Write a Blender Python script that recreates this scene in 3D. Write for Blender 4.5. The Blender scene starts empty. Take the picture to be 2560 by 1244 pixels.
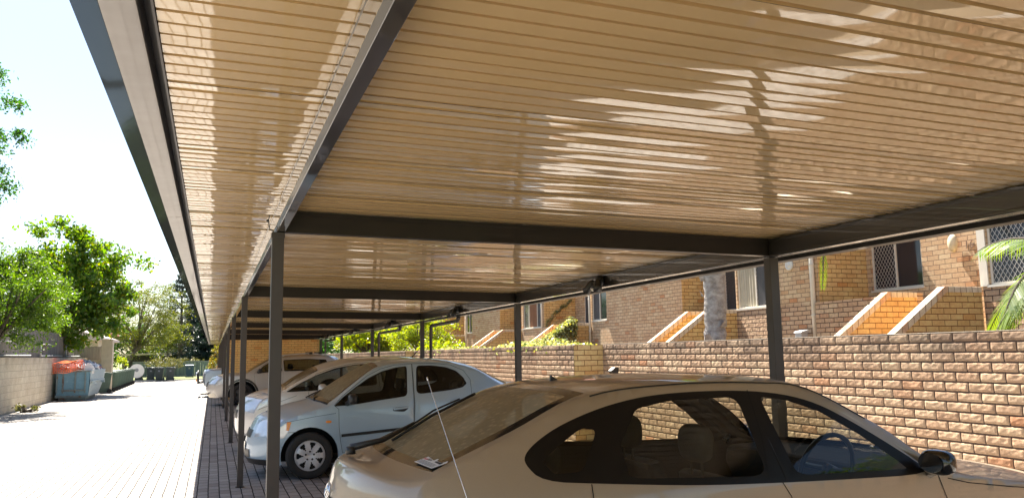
import bpy, bmesh, math, random
import numpy as np
from mathutils import Vector, Matrix
from mathutils.geometry import delaunay_2d_cdt
random.seed(7); RNG = np.random.default_rng(11)
sc = bpy.context.scene
COL = sc.collection
# ------------------------------------------------------------------ camera, world, sun, exposure
F, PITCH, YAW, ROLL, EYE = 2025.3, .128034, .352610, -.015038, 1.5
cd = bpy.data.cameras.new("camera"); cam = bpy.data.objects.new("camera", cd); COL.objects.link(cam)
cd.sensor_width = 36.0; cd.lens = F / 2560 * 36; cd.clip_end = 600; cd.clip_start = .02
fw = Vector((math.sin(YAW) * math.cos(PITCH), math.cos(YAW) * math.cos(PITCH), math.sin(PITCH)))
rt = Vector((math.cos(YAW), -math.sin(YAW), 0)); up = rt.cross(fw)
rm = Matrix((rt, up, -fw)).transposed()
cam.matrix_world = Matrix.Translation((0, 0, EYE)) @ (rm @ Matrix.Rotation(ROLL, 3, 'Z')).to_4x4()
sc.camera = cam
SUN = Vector((-.09, .62, 1)).normalized()
w = bpy.data.worlds.new("World"); sc.world = w; w.use_nodes = True
wn = w.node_tree.nodes; wl = w.node_tree.links
bg = wn['Background']; sky = wn.new('ShaderNodeTexSky'); sky.sky_type = 'NISHITA'; sky.sun_disc = False
sky.sun_elevation = math.asin(SUN.z); sky.sun_rotation = math.atan2(SUN.x, SUN.y)
sky.air_density = 1.0; sky.dust_density = 1.0; sky.ozone_density = 1.0
wl.new(sky.outputs[0], bg.inputs[0]); bg.inputs[1].default_value = .055
sl = bpy.data.lights.new("sun", 'SUN'); sl.energy = 5.0; sl.angle = math.radians(.5); sl.color = (1, .94, .84)
so = bpy.data.objects.new("sun", sl); COL.objects.link(so); so.rotation_euler = SUN.to_track_quat('Z', 'Y').to_euler()
sc.view_settings.view_transform = 'Standard'; sc.view_settings.look = 'None'
sc.view_settings.exposure = 2.1; sc.view_settings.gamma = 1
sc.render.engine = 'CYCLES'
sc.cycles.max_bounces = 10; sc.cycles.diffuse_bounces = 5; sc.cycles.glossy_bounces = 5
sc.cycles.transmission_bounces = 8; sc.cycles.transparent_max_bounces = 16
sc.cycles.sample_clamp_indirect = 8; sc.cycles.use_denoising = True
sc.cycles.caustics_reflective = False; sc.cycles.caustics_refractive = False

# ------------------------------------------------------------------ materials
MATS = {}
class NT:
    def __init__(s, name):
        s.m = bpy.data.materials.new(name); s.m.use_nodes = True
        s.n = s.m.node_tree.nodes; s.l = s.m.node_tree.links; s.b = s.n['Principled BSDF']
    def new(s, t, **k):
        n = s.n.new(t)
        for a, v in k.items(): setattr(n, a, v)
        return n
    def link(s, a, b): s.l.new(a, b)
    def pos(s): return s.new('ShaderNodeNewGeometry').outputs['Position']
    def noise(s, scale, detail=4, rough=.55, vec=None, mapscale=None):
        n = s.new('ShaderNodeTexNoise'); n.inputs['Scale'].default_value = scale
        n.inputs['Detail'].default_value = detail; n.inputs['Roughness'].default_value = rough
        v = vec if vec is not None else s.pos()
        if mapscale:
            mp = s.new('ShaderNodeMapping'); mp.inputs['Scale'].default_value = mapscale; s.link(v, mp.inputs[0]); v = mp.outputs[0]
        s.link(v, n.inputs['Vector']); return n.outputs['Fac']
    def ramp(s, fac, stops):
        r = s.new('ShaderNodeValToRGB'); e = r.color_ramp.elements
        while len(e) < len(stops): e.new(.5)
        for i, (p, c) in enumerate(stops):
            e[i].position = p; e[i].color = (*c, 1) if len(c) == 3 else c
        s.link(fac, r.inputs[0]); return r.outputs[0]
    def mix(s, fac, a, b, mode='MIX'):
        m = s.new('ShaderNodeMix', data_type='RGBA', blend_type=mode)
        for sock, v in ((m.inputs[0], fac), (m.inputs[6], a), (m.inputs[7], b)):
            if isinstance(v, (int, float)): sock.default_value = v
            elif isinstance(v, tuple): sock.default_value = (*v, 1)
            else: s.link(v, sock)
        return m.outputs[2]
    def math(s, op, a, b=0.0, c=None):
        m = s.new('ShaderNodeMath', operation=op)
        for i, v in enumerate((a, b) if c is None else (a, b, c)):
            if isinstance(v, (int, float)): m.inputs[i].default_value = v
            else: s.link(v, m.inputs[i])
        return m.outputs[0]
    def bump(s, h, strength=.5, dist=.01, normal=None):
        b = s.new('ShaderNodeBump'); b.inputs['Strength'].default_value = strength; b.inputs['Distance'].default_value = dist
        s.link(h, b.inputs['Height'])
        if normal is not None: s.link(normal, b.inputs['Normal'])
        return b.outputs[0]
    def uv(s, a, b):     # vector from two position axes
        sp = s.new('ShaderNodeSeparateXYZ'); s.link(s.pos(), sp.inputs[0])
        cb = s.new('ShaderNodeCombineXYZ'); s.link(sp.outputs[a], cb.inputs[0]); s.link(sp.outputs[b], cb.inputs[1])
        return cb.outputs[0]
    def set(s, **k):
        for a, v in k.items():
            i = s.b.inputs[a]
            if hasattr(v, 'node'): s.link(v, i)
            else: i.default_value = (*v, 1) if isinstance(v, tuple) and len(v) == 3 else v
        return s.m

def plain(name, c, rough=.6, metal=0, coat=0, var=.12, scale=6, bumps=0, bscale=60, spec=.5):
    if name in MATS: return MATS[name]
    t = NT(name); f = t.noise(scale, 5)
    col = t.ramp(f, [(.25, tuple(x * (1 - var) for x in c)), (.75, tuple(min(1, x * (1 + var)) for x in c))])
    r = t.math('MULTIPLY_ADD', t.noise(scale * 3, 3), .18, rough - .09)
    t.set(**{'Base Color': col, 'Roughness': r, 'Metallic': metal, 'Coat Weight': coat, 'Specular IOR Level': spec})
    t.b.inputs['Coat Roughness'].default_value = .05
    if bumps: t.set(Normal=t.bump(t.noise(bscale, 4), bumps, .004))
    MATS[name] = t.m; return t.m

def brick_mat(name, axes, c1, c2, mortar, bw=.24, rh=.0857, ms=.006, rock=0, stain=0, joint=.010, odd=1):
    t = NT(name); v = t.uv(*axes)
    # slight wobble of the joints
    b = t.new('ShaderNodeTexBrick'); b.inputs['Scale'].default_value = 1
    b.inputs['Brick Width'].default_value = bw; b.inputs['Row Height'].default_value = rh
    b.inputs['Mortar Size'].default_value = ms; b.inputs['Mortar Smooth'].default_value = .25
    b.inputs['Color1'].default_value = (0, 0, 0, 1); b.inputs['Color2'].default_value = (1, 1, 1, 1); b.inputs['Mortar'].default_value = (.5, .5, .5, 1)
    nz = t.new('ShaderNodeTexNoise'); nz.inputs['Scale'].default_value = 14; t.link(v, nz.inputs['Vector'])
    add = t.new('ShaderNodeVectorMath', operation='MULTIPLY_ADD'); t.link(nz.outputs['Color'], add.inputs[0])
    add.inputs[1].default_value = (.006, .005, 0); t.link(v, add.inputs[2]); t.link(add.outputs[0], b.inputs['Vector'])
    fac = b.outputs['Fac']
    r = t.ramp(b.outputs['Color'], [(0, c1), (.35, tuple((x + y) / 2 for x, y in zip(c1, c2))), (.7, c2), (.93, c1), (1, tuple(x * k for x, k in zip(c1, (.95, .72, .6))) if odd else c1)])
    n1 = t.noise(22, 5, .65); n2 = t.noise(3, 4)
    col = t.mix(.55, r, t.ramp(n1, [(.3, (.42, .40, .38)), (.7, (.78, .76, .72))]), 'OVERLAY')
    col = t.mix(.35, col, t.ramp(n2, [(.3, (.35, .33, .32)), (.7, (.68, .68, .68))]), 'OVERLAY')
    if stain:
        sp = t.new('ShaderNodeSeparateXYZ'); t.link(t.pos(), sp.inputs[0])
        zf = t.math('MULTIPLY', t.math('SUBTRACT', sp.outputs[2], 1.05), 1.5)
        sf = t.ramp(t.math('MULTIPLY', t.noise(2.2, 5, .6, mapscale=(1, 1, .45)), t.math('ADD', t.math('MAXIMUM', zf, 0.0), .25)), [(.30, (0, 0, 0)), (.58, (1, 1, 1))])
        col = t.mix(t.math('MULTIPLY', sf, stain), col, (.075, .055, .045))
    col = t.mix(fac, col, mortar)
    h = t.math('MULTIPLY', t.math('SUBTRACT', 1.0, fac), 1.0)
    nm = t.bump(h, .9, joint)
    if rock:
        vr = t.new('ShaderNodeTexVoronoi'); vr.inputs['Scale'].default_value = 17; vr.distance = 'EUCLIDEAN'; t.link(t.pos(), vr.inputs['Vector'])
        rk = t.math('ADD', t.noise(20, 6, .7), t.math('MULTIPLY', vr.outputs['Distance'], .8))
        nm = t.bump(t.math('MULTIPLY', rk, t.math('SUBTRACT', 1.0, fac)), .9, rock, nm)
    else: nm = t.bump(t.noise(70, 4), .35, .004, nm)
    t.set(**{'Base Color': col, 'Roughness': .88, 'Normal': nm, 'Specular IOR Level': .25}); MATS[name] = t.m; return t.m

X_, Y_, Z_ = 0, 1, 2
RKA, RKB, RKM = (.47, .31, .20), (.55, .39, .26), (.13, .085, .062)
SMA, SMB, SMM = (.53, .355, .215), (.63, .455, .295), (.24, .155, .10)
ORA, ORB, ORM = (.62, .39, .16), (.72, .48, .22), (.26, .12, .05)  # orange holds the warm bounced light on camera-facing brick
brick_mat('rock_brick_y', (Y_, Z_), RKA, RKB, RKM, rock=.009, stain=.6, joint=.005, ms=.006)
brick_mat('rock_brick_plain', (Y_, Z_), RKA, RKB, RKM, rock=.014, joint=.008, ms=.007)
brick_mat('smooth_brick_y', (Y_, Z_), SMA, SMB, SMM)
brick_mat('bounce_brick_x', (X_, Z_), ORA, ORB, ORM)
brick_mat('store_brick', (X_, Z_), (.80, .48, .20), (.86, .56, .25), (.36, .2, .09))  # brighter orange: light reaching the shaded bay put into the colour
brick_mat('block_work', (Y_, Z_), (.47, .41, .31), (.52, .46, .355), (.40, .345, .27), bw=.40, rh=.2, ms=.006, stain=.35, joint=.004, odd=0)
brick_mat('cap_brick', (X_, Z_), (.62, .50, .38), (.68, .56, .43), (.3, .2, .14), bw=.115, rh=5)

def pavers():
    t = NT('pavers'); v = t.uv(Y_, X_)
    b = t.new('ShaderNodeTexBrick'); b.inputs['Scale'].default_value = 1; b.inputs['Brick Width'].default_value = .235
    b.inputs['Row Height'].default_value = .118; b.inputs['Mortar Size'].default_value = .0068; b.inputs['Mortar Smooth'].default_value = .2
    b.inputs['Color1'].default_value = (0, 0, 0, 1); b.inputs['Color2'].default_value = (1, 1, 1, 1)
    nz = t.new('ShaderNodeTexNoise'); nz.inputs['Scale'].default_value = 4; t.link(v, nz.inputs['Vector'])
    add = t.new('ShaderNodeVectorMath', operation='MULTIPLY_ADD'); t.link(nz.outputs['Color'], add.inputs[0])
    add.inputs[1].default_value = (.02, .012, 0); t.link(v, add.inputs[2]); t.link(add.outputs[0], b.inputs['Vector'])
    col = t.ramp(b.outputs['Color'], [(0, (.28, .255, .235)), (.3, (.37, .345, .32)), (.6, (.34, .32, .295)), (.85, (.41, .38, .35)), (1, (.26, .23, .21))])
    n = t.noise(1.1, 6, .6); n2 = t.noise(40, 4)
    col = t.mix(t.ramp(t.noise(.55, 6, .65), [(.56, (0, 0, 0)), (.70, (.55, .55, .55))]), col, (.11, .095, .085))
    col = t.mix(.5, col, t.ramp(n, [(.3, (.36, .36, .36)), (.7, (.66, .65, .63))]), 'OVERLAY')
    col = t.mix(.4, col, t.ramp(n2, [(.3, (.38, .38, .38)), (.7, (.64, .64, .64))]), 'OVERLAY')
    col = t.mix(b.outputs['Fac'], col, (.03, .026, .024))
    h = t.math('SUBTRACT', 1.0, b.outputs['Fac'])
    t.set(**{'Base Color': col, 'Roughness': .9, 'Specular IOR Level': .2, 'Normal': t.bump(n2, .4, .004, t.bump(h, .8, .007))})
    MATS['pavers'] = t.m
pavers()
def gloss_sheet(name, c, rough, wav=.0, coat=.5, spec=.5, cior=1.55):
    # satin enamel with a clear gloss top coat
    t = NT(name); n = t.noise(3, 3)
    col = t.ramp(n, [(.3, tuple(x * .96 for x in c)), (.7, tuple(x * 1.03 for x in c))])
    t.set(**{'Base Color': col, 'Roughness': rough, 'Specular IOR Level': spec, 'Coat Weight': coat})
    t.b.inputs['Coat Roughness'].default_value = .015; t.b.inputs['Coat IOR'].default_value = cior
    cr = t.math('MULTIPLY_ADD', t.noise(2.5, 6, .7), .03, .018); t.link(t.math('MAXIMUM', cr, .008), t.b.inputs['Coat Roughness'])
    if wav:
        nm = t.bump(t.noise(1, 2, .4, mapscale=(1.5, 7, 1)), .35, wav)
        t.link(nm, t.b.inputs['Normal']); t.link(nm, t.b.inputs['Coat Normal'])
    MATS[name] = t.m
gloss_sheet('cream_sheet', (.555, .385, .185), .5, .0012, 1.0, .3, 1.8)
gloss_sheet('gloss_steel', (.022, .017, .0145), .4, .0006, 1.0, .5, 1.6)
gloss_sheet('dark_steel', (.022, .017, .0145), .45, .001, .12, .25)
plain('lit_sole', (.27, .245, .225), .45, var=.05, coat=.3)  # gutter underside, lightened to carry the driveway's reflected light in its colour
t = NT('gutter_steel'); out = t.n['Material Output']; fr = t.new('ShaderNodeFresnel'); fr.inputs[0].default_value = 1.5
gl = t.new('ShaderNodeBsdfGlossy'); gl.inputs[0].default_value = (.10, .115, .14, 1); gl.inputs['Roughness'].default_value = .05
mx = t.new('ShaderNodeMixShader'); t.link(fr.outputs[0], mx.inputs[0]); t.link(t.b.outputs[0], mx.inputs[1]); t.link(gl.outputs[0], mx.inputs[2]); t.link(mx.outputs[0], out.inputs[0])
t.set(**{'Base Color': (.012, .018, .024), 'Roughness': .6, 'Specular IOR Level': .1}); gn = t.bump(t.noise(1, 3, .5, mapscale=(6, 1.5, 6)), .3, .004); t.link(gn, gl.inputs['Normal']); MATS['gutter_steel'] = t.m
t = NT('dark_post'); n = t.noise(5, 4)
t.set(**{'Base Color': t.ramp(n, [(.3, (.050, .042, .038)), (.7, (.062, .053, .048))]), 'Roughness': .5, 'Normal': t.bump(t.noise(300, 2), .15, .001)}); MATS['dark_post'] = t.m

def paint(name, c, metal=.55, rough=.34, dust=.0, dustc=(.42, .36, .28)):
    t = NT(name)
    fl = t.noise(900, 2); col = t.ramp(fl, [(.35, tuple(x * .9 for x in c)), (.65, tuple(min(1, x * 1.08) for x in c))])
    geo = t.new('ShaderNodeNewGeometry'); sp = t.new('ShaderNodeSeparateXYZ'); t.link(geo.outputs['Normal'], sp.inputs[0])
    upf = t.math('MAXIMUM', sp.outputs[2], 0.0)
    dn = t.ramp(t.noise(7, 7, .7), [(.3, (.35, .35, .35)), (.7, (1, 1, 1))])
    df = t.math('MULTIPLY', t.math('MULTIPLY_ADD', upf, dust, .03), dn)
    col = t.mix(df, col, dustc)
    bf = geo.outputs['Backfacing']
    t.set(**{'Base Color': t.mix(bf, col, (.03, .028, .026)), 'Metallic': t.math('MULTIPLY', t.math('SUBTRACT', 1.0, df), metal),
             'Roughness': t.math('MULTIPLY_ADD', df, .3, rough), 'Coat Weight': t.math('SUBTRACT', 1.0, df)})
    t.b.inputs['Coat Roughness'].default_value = .04
    MATS[name] = t.m
paint('champagne_paint', (.40, .325, .24), .35, .34, .6, (.33, .255, .165))
paint('blue_paint', (.37, .50, .61), .2, .36, .5, (.45, .42, .36))
paint('white_paint', (.70, .67, .63), .2, .34, .35)
paint('silver_paint', (.52, .49, .46), .25, .36, .35)
paint('skyblue_paint', (.36, .42, .50), .5, .36, .2)
def glass(name, tint, dust=0, mirror=.0):
    t = NT(name); out = t.n['Material Output']; t.n.remove(t.b)
    tr = t.new('ShaderNodeBsdfTransparent'); tr.inputs[0].default_value = (*tint, 1)
    gl = t.new('ShaderNodeBsdfGlossy'); gl.inputs['Roughness'].default_value = .015
    fr = t.new('ShaderNodeFresnel'); g_ = t.new('ShaderNodeNewGeometry'); t.link(t.math('MULTIPLY_ADD', g_.outputs['Backfacing'], 1 / 1.5 - 1.5, 1.5), fr.inputs[0])
    mx = t.new('ShaderNodeMixShader'); t.link(t.math('MULTIPLY_ADD', fr.outputs[0], 1.0, mirror), mx.inputs[0]); t.link(tr.outputs[0], mx.inputs[1]); t.link(gl.outputs[0], mx.inputs[2])
    o = mx.outputs[0]
    if dust:
        d = t.new('ShaderNodeBsdfDiffuse'); d.inputs[0].default_value = (.40, .32, .19, 1)
        m2 = t.new('ShaderNodeMixShader')
        vo = t.new('ShaderNodeTexVoronoi'); vo.inputs['Scale'].default_value = 28; t.link(t.pos(), vo.inputs['Vector'])
        spot = t.ramp(vo.outputs['Distance'], [(.2, (1.15, 1.15, 1.15)), (.4, (.88, .88, .88))])
        f = t.math('MULTIPLY', t.ramp(t.noise(6, 6, .65), [(.3, (.72, .72, .72)), (.7, (1, 1, 1))]), t.math('MULTIPLY', spot, dust))
        t.link(f, m2.inputs[0]); t.link(o, m2.inputs[1]); t.link(d.outputs[0], m2.inputs[2]); o = m2.outputs[0]
    t.link(o, out.inputs[0]); MATS[name] = t.m
glass('car_glass', (.76, .78, .72), 0, .008); glass('tinted_glass', (.42, .45, .42)); glass('dusty_glass', (.40, .37, .31), .70)
glass('lens_glass', (.92, .94, .96), 0, .08)
plain('window_glass', (.022, .022, .03), .06, coat=.25, var=.3, scale=1, spec=.4)
plain('black_rubber', (.018, .018, .018), .75); plain('black_plastic', (.022, .021, .021), .42); plain('black_gloss', (.012, .011, .011), .12, coat=.6); plain('window_black', (.008, .0065, .0055), .35, spec=.25)
plain('interior', (.055, .048, .042), .85); plain('seat_cloth', (.075, .062, .052), .95, bumps=.3)
plain('hubcap', (.66, .67, .69), .38, .25); plain('chrome', (.75, .76, .78), .1, 1, var=.04); plain('amber', (.85, .28, .04), .2, coat=.6)
plain('red_lens', (.45, .02, .02), .15, coat=.8); plain('headlight', (.62, .66, .7), .18, .35, coat=1); plain('dark_gap', (.006, .006, .006), .9)
plain('white_trim', (.72, .66, .56), .5, var=.06); plain('off_white', (.72, .71, .68), .6, var=.08); plain('curtain', (.48, .43, .33), .9)
plain('brown_curtain', (.26, .13, .07), .9); plain('mesh_black', (.02, .02, .022), .6); plain('grey_pvc', (.5, .5, .5), .5)
plain('concrete', (.42, .40, .37), .92, bumps=.4); plain('render_wall', (.55, .46, .34), .9, bumps=.3)
plain('soil', (.14, .10, .065), .95, bumps=.6, bscale=20); plain('tile_roof', (.40, .17, .11), .85, bumps=.4)
plain('pale_tile', (.55, .45, .42), .85); plain('bin_green', (.07, .115, .085), .5, bumps=.1); plain('bin_grey', (.05, .065, .06), .5)
plain('bin_blue', (.02, .06, .13), .45); plain('orange_mesh', (.85, .15, .02), .6); plain('rubble_white', (.7, .68, .66), .8)
plain('rubble_red', (.42, .12, .09), .8); plain('rubble_grey', (.25, .26, .28), .8); plain('dead_leaf', (.20, .12, .06), .9)
plain('lamp_cream', (.68, .60, .42), .4); plain('eave', (.5, .45, .38), .8)
def skip_paint(name, c, rust):
    t = NT(name); n = t.noise(3.2, 7, .65); n2 = t.noise(9, 6, .7)
    col = t.ramp(n2, [(.3, tuple(x * .8 for x in c)), (.65, c), (.85, (.55, .60, .60))])
    rf = t.ramp(n, [(rust, (0, 0, 0)), (rust + .08, (1, 1, 1))])
    col = t.mix(rf, col, t.ramp(n2, [(.3, (.09, .04, .02)), (.7, (.24, .12, .06))]))
    t.set(**{'Base Color': col, 'Roughness': .65, 'Normal': t.bump(n2, .4, .01)}); MATS[name] = t.m
skip_paint('skip_blue', (.15, .29, .37), .62); skip_paint('skip_pale', (.46, .55, .56), .66); skip_paint('skip_rail', (.17, .22, .22), .52)
def wood(name, c, vert=True):
    t = NT(name)
    n = t.noise(1, 6, .6, mapscale=(9, 9, .7)); n2 = t.noise(1, 3, mapscale=(5, 5, .02))
    col = t.ramp(n, [(.3, tuple(x * .6 for x in c)), (.7, c)]); col = t.mix(.6, col, t.ramp(n2, [(.3, (.3, .3, .3)), (.7, (.7, .7, .7))]), 'OVERLAY')
    t.set(**{'Base Color': col, 'Roughness': .9, 'Normal': t.bump(n, .5, .006)}); MATS[name] = t.m
wood('fence_wood', (.22, .20, .18)); wood('fence_teal', (.20, .245, .24))
def leaf(name, cs, trans=.45):
    t = NT(name); out = t.n['Material Output']; t.n.remove(t.b)
    g = t.new('ShaderNodeNewGeometry'); k = len(cs)
    col = t.ramp(g.outputs['Random Per Island'], [(i / max(1, k - 1), c) for i, c in enumerate(cs)])
    d = t.new('ShaderNodeBsdfPrincipled'); d.inputs['Roughness'].default_value = .42; t.link(col, d.inputs['Base Color'])
    tr = t.new('ShaderNodeBsdfTranslucent'); t.link(t.mix(1.0, col, (1.0, 1.0, .42), 'MULTIPLY'), tr.inputs[0])
    hs = t.new('ShaderNodeHueSaturation'); hs.inputs['Value'].default_value = 2.2; hs.inputs['Saturation'].default_value = 1.1
    t.link(t.mix(1.0, col, (1, .98, .45), 'MULTIPLY'), hs.inputs['Color']); t.link(hs.outputs[0], tr.inputs[0])
    mx = t.new('ShaderNodeMixShader'); mx.inputs[0].default_value = trans
    t.link(d.outputs[0], mx.inputs[1]); t.link(tr.outputs[0], mx.inputs[2]); t.link(mx.outputs[0], out.inputs[0]); MATS[name] = t.m
leaf('leaf_bright', [(.045, .10, .014), (.08, .155, .018), (.13, .20, .024), (.06, .13, .02), (.20, .20, .024)])
leaf('leaf_deep', [(.02, .06, .018), (.035, .095, .022), (.05, .12, .03)])
leaf('leaf_feather', [(.045, .10, .015), (.08, .14, .02), (.12, .18, .025)])
leaf('leaf_olive', [(.07, .10, .025), (.10, .12, .03), (.13, .12, .02), (.05, .075, .02)], .4)
leaf('leaf_conifer', [(.008, .022, .020), (.012, .032, .026), (.018, .04, .03)], .12)
leaf('leaf_lime', [(.17, .24, .03), (.25, .27, .03), (.12, .20, .03), (.30, .27, .04)], .5)
leaf('leaf_variegated', [(.07, .11, .04), (.40, .42, .30), (.05, .08, .03), (.36, .30, .10), (.30, .34, .22)], .35)
leaf('leaf_palm', [(.10, .16, .03), (.15, .20, .05), (.07, .13, .03)], .35)
leaf('leaf_redtip', [(.09, .14, .02), (.16, .15, .02), (.22, .08, .03)], .4)
leaf('leaf_hedge', [(.06, .075, .03), (.12, .115, .045), (.16, .14, .07)], .3)
leaf('grass_blade', [(.10, .15, .03), (.16, .19, .05), (.12, .17, .04)], .3)
def bark(name, a, b):
    t = NT(name); n = t.noise(1, 7, .7, mapscale=(9, 9, 16)); n2 = t.noise(5, 5)
    t.set(**{'Base Color': t.mix(.4, t.ramp(n, [(.3, a), (.65, b)]), t.ramp(n2, [(.3, (.3, .3, .3)), (.7, (.75, .75, .75))]), 'OVERLAY'),
             'Roughness': .92, 'Normal': t.bump(n, .9, .03)}); MATS[name] = t.m
bark('bark', (.06, .045, .035), (.16, .13, .10)); bark('palm_bark', (.20, .17, .15), (.52, .49, .47))
t = NT('lawn'); n = t.noise(6, 6, .7); t.set(**{'Base Color': t.ramp(n, [(.3, (.10, .13, .035)), (.7, (.22, .24, .09))]), 'Roughness': .95, 'Normal': t.bump(t.noise(60, 4), .8, .03)}); MATS['lawn'] = t.m

# ------------------------------------------------------------------ mesh helpers
def prop(o, label=None, cat=None, group=None, kind=None):
    for k, v in (('label', label), ('category', cat), ('group', group), ('kind', kind)):
        if v: o[k] = v
    return o
def empty(name, loc, label=None, cat=None, group=None):
    o = bpy.data.objects.new(name, None); COL.objects.link(o); o.location = loc; o.empty_display_size = .2
    return prop(o, label, cat, group)
def origin(p):
    v = Vector((0, 0, 0))
    while p is not None: v += Vector(p.location); p = p.parent
    return v
class MB:
    def __init__(s): s.v = []; s.f = []; s.mi = []; s.cur = 0
    def mat(s, i): s.cur = i; return s
    def face(s, idx): s.f.append(tuple(idx)); s.mi.append(s.cur)
    def poly(s, pts):
        n = len(s.v); s.v += [tuple(p) for p in pts]; s.face(range(n, n + len(pts)))
    def box(s, x0, x1, y0, y1, z0, z1):
        n = len(s.v)
        s.v += [(x, y, z) for z in (z0, z1) for y in (y0, y1) for x in (x0, x1)]
        for q in ((0, 2, 3, 1), (4, 5, 7, 6), (0, 1, 5, 4), (2, 6, 7, 3), (0, 4, 6, 2), (1, 3, 7, 5)): s.face([n + i for i in q])
        return s
    def tube(s, path, rad, n=8, caps=True):
        path = [Vector(p) for p in path]; r = rad if hasattr(rad, '__len__') else [rad] * len(path)
        base = len(s.v); prev = None
        for i, p in enumerate(path):
            d = (path[min(i + 1, len(path) - 1)] - path[max(i - 1, 0)]).normalized()
            a = prev if prev is not None else (Vector((0, 0, 1)) if abs(d.z) < .9 else Vector((1, 0, 0)))
            a = (a - d * a.dot(d)).normalized(); b = d.cross(a); prev = a
            for k in range(n):
                an = 2 * math.pi * k / n; s.v.append(tuple(p + (a * math.cos(an) + b * math.sin(an)) * r[i]))
        for i in range(len(path) - 1):
            for k in range(n):
                k2 = (k + 1) % n; s.face([base + i * n + k, base + i * n + k2, base + (i + 1) * n + k2, base + (i + 1) * n + k])
        if caps:
            s.face([base + k for k in reversed(range(n))]); s.face([base + (len(path) - 1) * n + k for k in range(n)])
        return s
    def extrude(s, prof, axis, a0, a1, closed=True, caps=True):
        """profile of 2D points swept along an axis (0/1/2) from a0 to a1"""
        def P(p, a):
            if axis == 1: return (p[0], a, p[1])
            if axis == 0: return (a, p[0], p[1])
            return (p[0], p[1], a)
        n = len(s.v); m = len(prof)
        s.v += [P(p, a0) for p in prof] + [P(p, a1) for p in prof]
        for i in range(m if closed else m - 1):
            j = (i + 1) % m; s.face([n + i, n + j, n + m + j, n + m + i])
        if closed and caps: s.face([n + i for i in reversed(range(m))]); s.face([n + m + i for i in range(m)])
        return s
    def lathe(s, prof, c, axis, n=24):
        """prof list of (along, radius) around axis"""
        base = len(s.v); c = Vector(c)
        ax = [Vector((1, 0, 0)), Vector((0, 1, 0)), Vector((0, 0, 1))]
        A = ax[axis]; B = ax[(axis + 1) % 3]; D = ax[(axis + 2) % 3]
        for (h, r) in prof:
            for k in range(n):
                an = 2 * math.pi * k / n; s.v.append(tuple(c + A * h + (B * math.cos(an) + D * math.sin(an)) * r))
        for i in range(len(prof) - 1):
            for k in range(n):
                k2 = (k + 1) % n; s.face([base + i * n + k, base + i * n + k2, base + (i + 1) * n + k2, base + (i + 1) * n + k])
        return s
    def build(s, name, mats, parent=None, smooth=False, bevel=0, recalc=True, weld=0, loc=None):
        me = bpy.data.meshes.new(name)
        org = origin(parent) if parent is not None else Vector((0, 0, 0))
        l = Vector(loc) if loc is not None else org
        me.from_pydata([(x - l.x, y - l.y, z - l.z) for x, y, z in s.v], [], s.f)
        if isinstance(mats, str): mats = [mats]
        for m in mats: me.materials.append(MATS[m])
        me.polygons.foreach_set('material_index', s.mi); me.update()
        if recalc or weld:
            bm = bmesh.new(); bm.from_mesh(me)
            if weld: bmesh.ops.remove_doubles(bm, verts=bm.verts, dist=weld)
            if recalc: bmesh.ops.recalc_face_normals(bm, faces=bm.faces)
            bm.to_mesh(me); bm.free()
        if smooth: me.polygons.foreach_set('use_smooth', [True] * len(me.polygons))
        o = bpy.data.objects.new(name, me); COL.objects.link(o)
        if parent is not None: o.parent = parent; o.location = l - org
        else: o.location = l
        if bevel:
            b = o.modifiers.new('bevel', 'BEVEL'); b.width = bevel; b.segments = 2; b.limit_method = 'ANGLE'
        return o
def smooth_angle(o, deg=35):
    me = o.data; me.polygons.foreach_set('use_smooth', [True] * len(me.polygons))
    bm = bmesh.new(); bm.from_mesh(me)
    for e in bm.edges:
        if len(e.link_faces) == 2 and e.calc_face_angle(0) > math.radians(deg): e.smooth = False
    bm.to_mesh(me); bm.free(); return o
def copy_tree(o, parent=None):
    c = o.copy(); COL.objects.link(c); c.parent = parent
    for ch in list(o.children): copy_tree(ch, c)
    return c
def np_mesh(name, V, Q, mat, parent=None, smooth=False, loc=(0, 0, 0)):
    me = bpy.data.meshes.new(name); V = np.asarray(V, dtype=np.float32) - np.asarray(loc, dtype=np.float32)
    Q = np.asarray(Q, dtype=np.int32); k = Q.shape[1]
    me.vertices.add(len(V)); me.vertices.foreach_set('co', V.ravel()); me.loops.add(Q.size); me.loops.foreach_set('vertex_index', Q.ravel())
    me.polygons.add(len(Q)); me.polygons.foreach_set('loop_start', np.arange(0, Q.size, k, dtype=np.int32))
    me.polygons.foreach_set('loop_total', np.full(len(Q), k, dtype=np.int32)); me.update(calc_edges=True)
    me.materials.append(MATS[mat])
    if smooth: me.polygons.foreach_set('use_smooth', [True] * len(Q))
    o = bpy.data.objects.new(name, me); COL.objects.link(o)
    if parent is not None: o.parent = parent; o.location = Vector(loc) - origin(parent)
    else: o.location = loc
    return o

# ------------------------------------------------------------------ ground
m = MB(); m.box(-150, 150, -60, 400, -.6, -.02); prop(m.build('ground', 'lawn'), kind='structure')
m = MB(); m.poly([(-6.6, -9, 0), (6.3, -9, 0), (6.3, 61.6, 0), (-6.6, 61.6, 0)]); prop(m.build('driveway', 'pavers'), kind='structure')
m = MB(); m.box(-6.6, 6.3, 61.6, 61.75, -.05, .07); prop(m.build('kerb', 'concrete'), kind='structure')
m = MB(); m.poly([(-30, 61.75, .06), (40, 61.75, .06), (40, 69, .14), (-30, 69, .14)]); prop(m.build('lawn', 'lawn'), kind='structure')
# raised garden terrace behind the retaining wall
m = MB(); m.box(6.2, 14, -9, 12.3, .0, 1.38); m.box(5.7, 14, 12.3, 23.7, 0, 1.379); m.box(5.45, 14, 23.7, 48, 0, 1.378)
prop(m.build('garden_bed', 'soil'), kind='structure')

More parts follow.
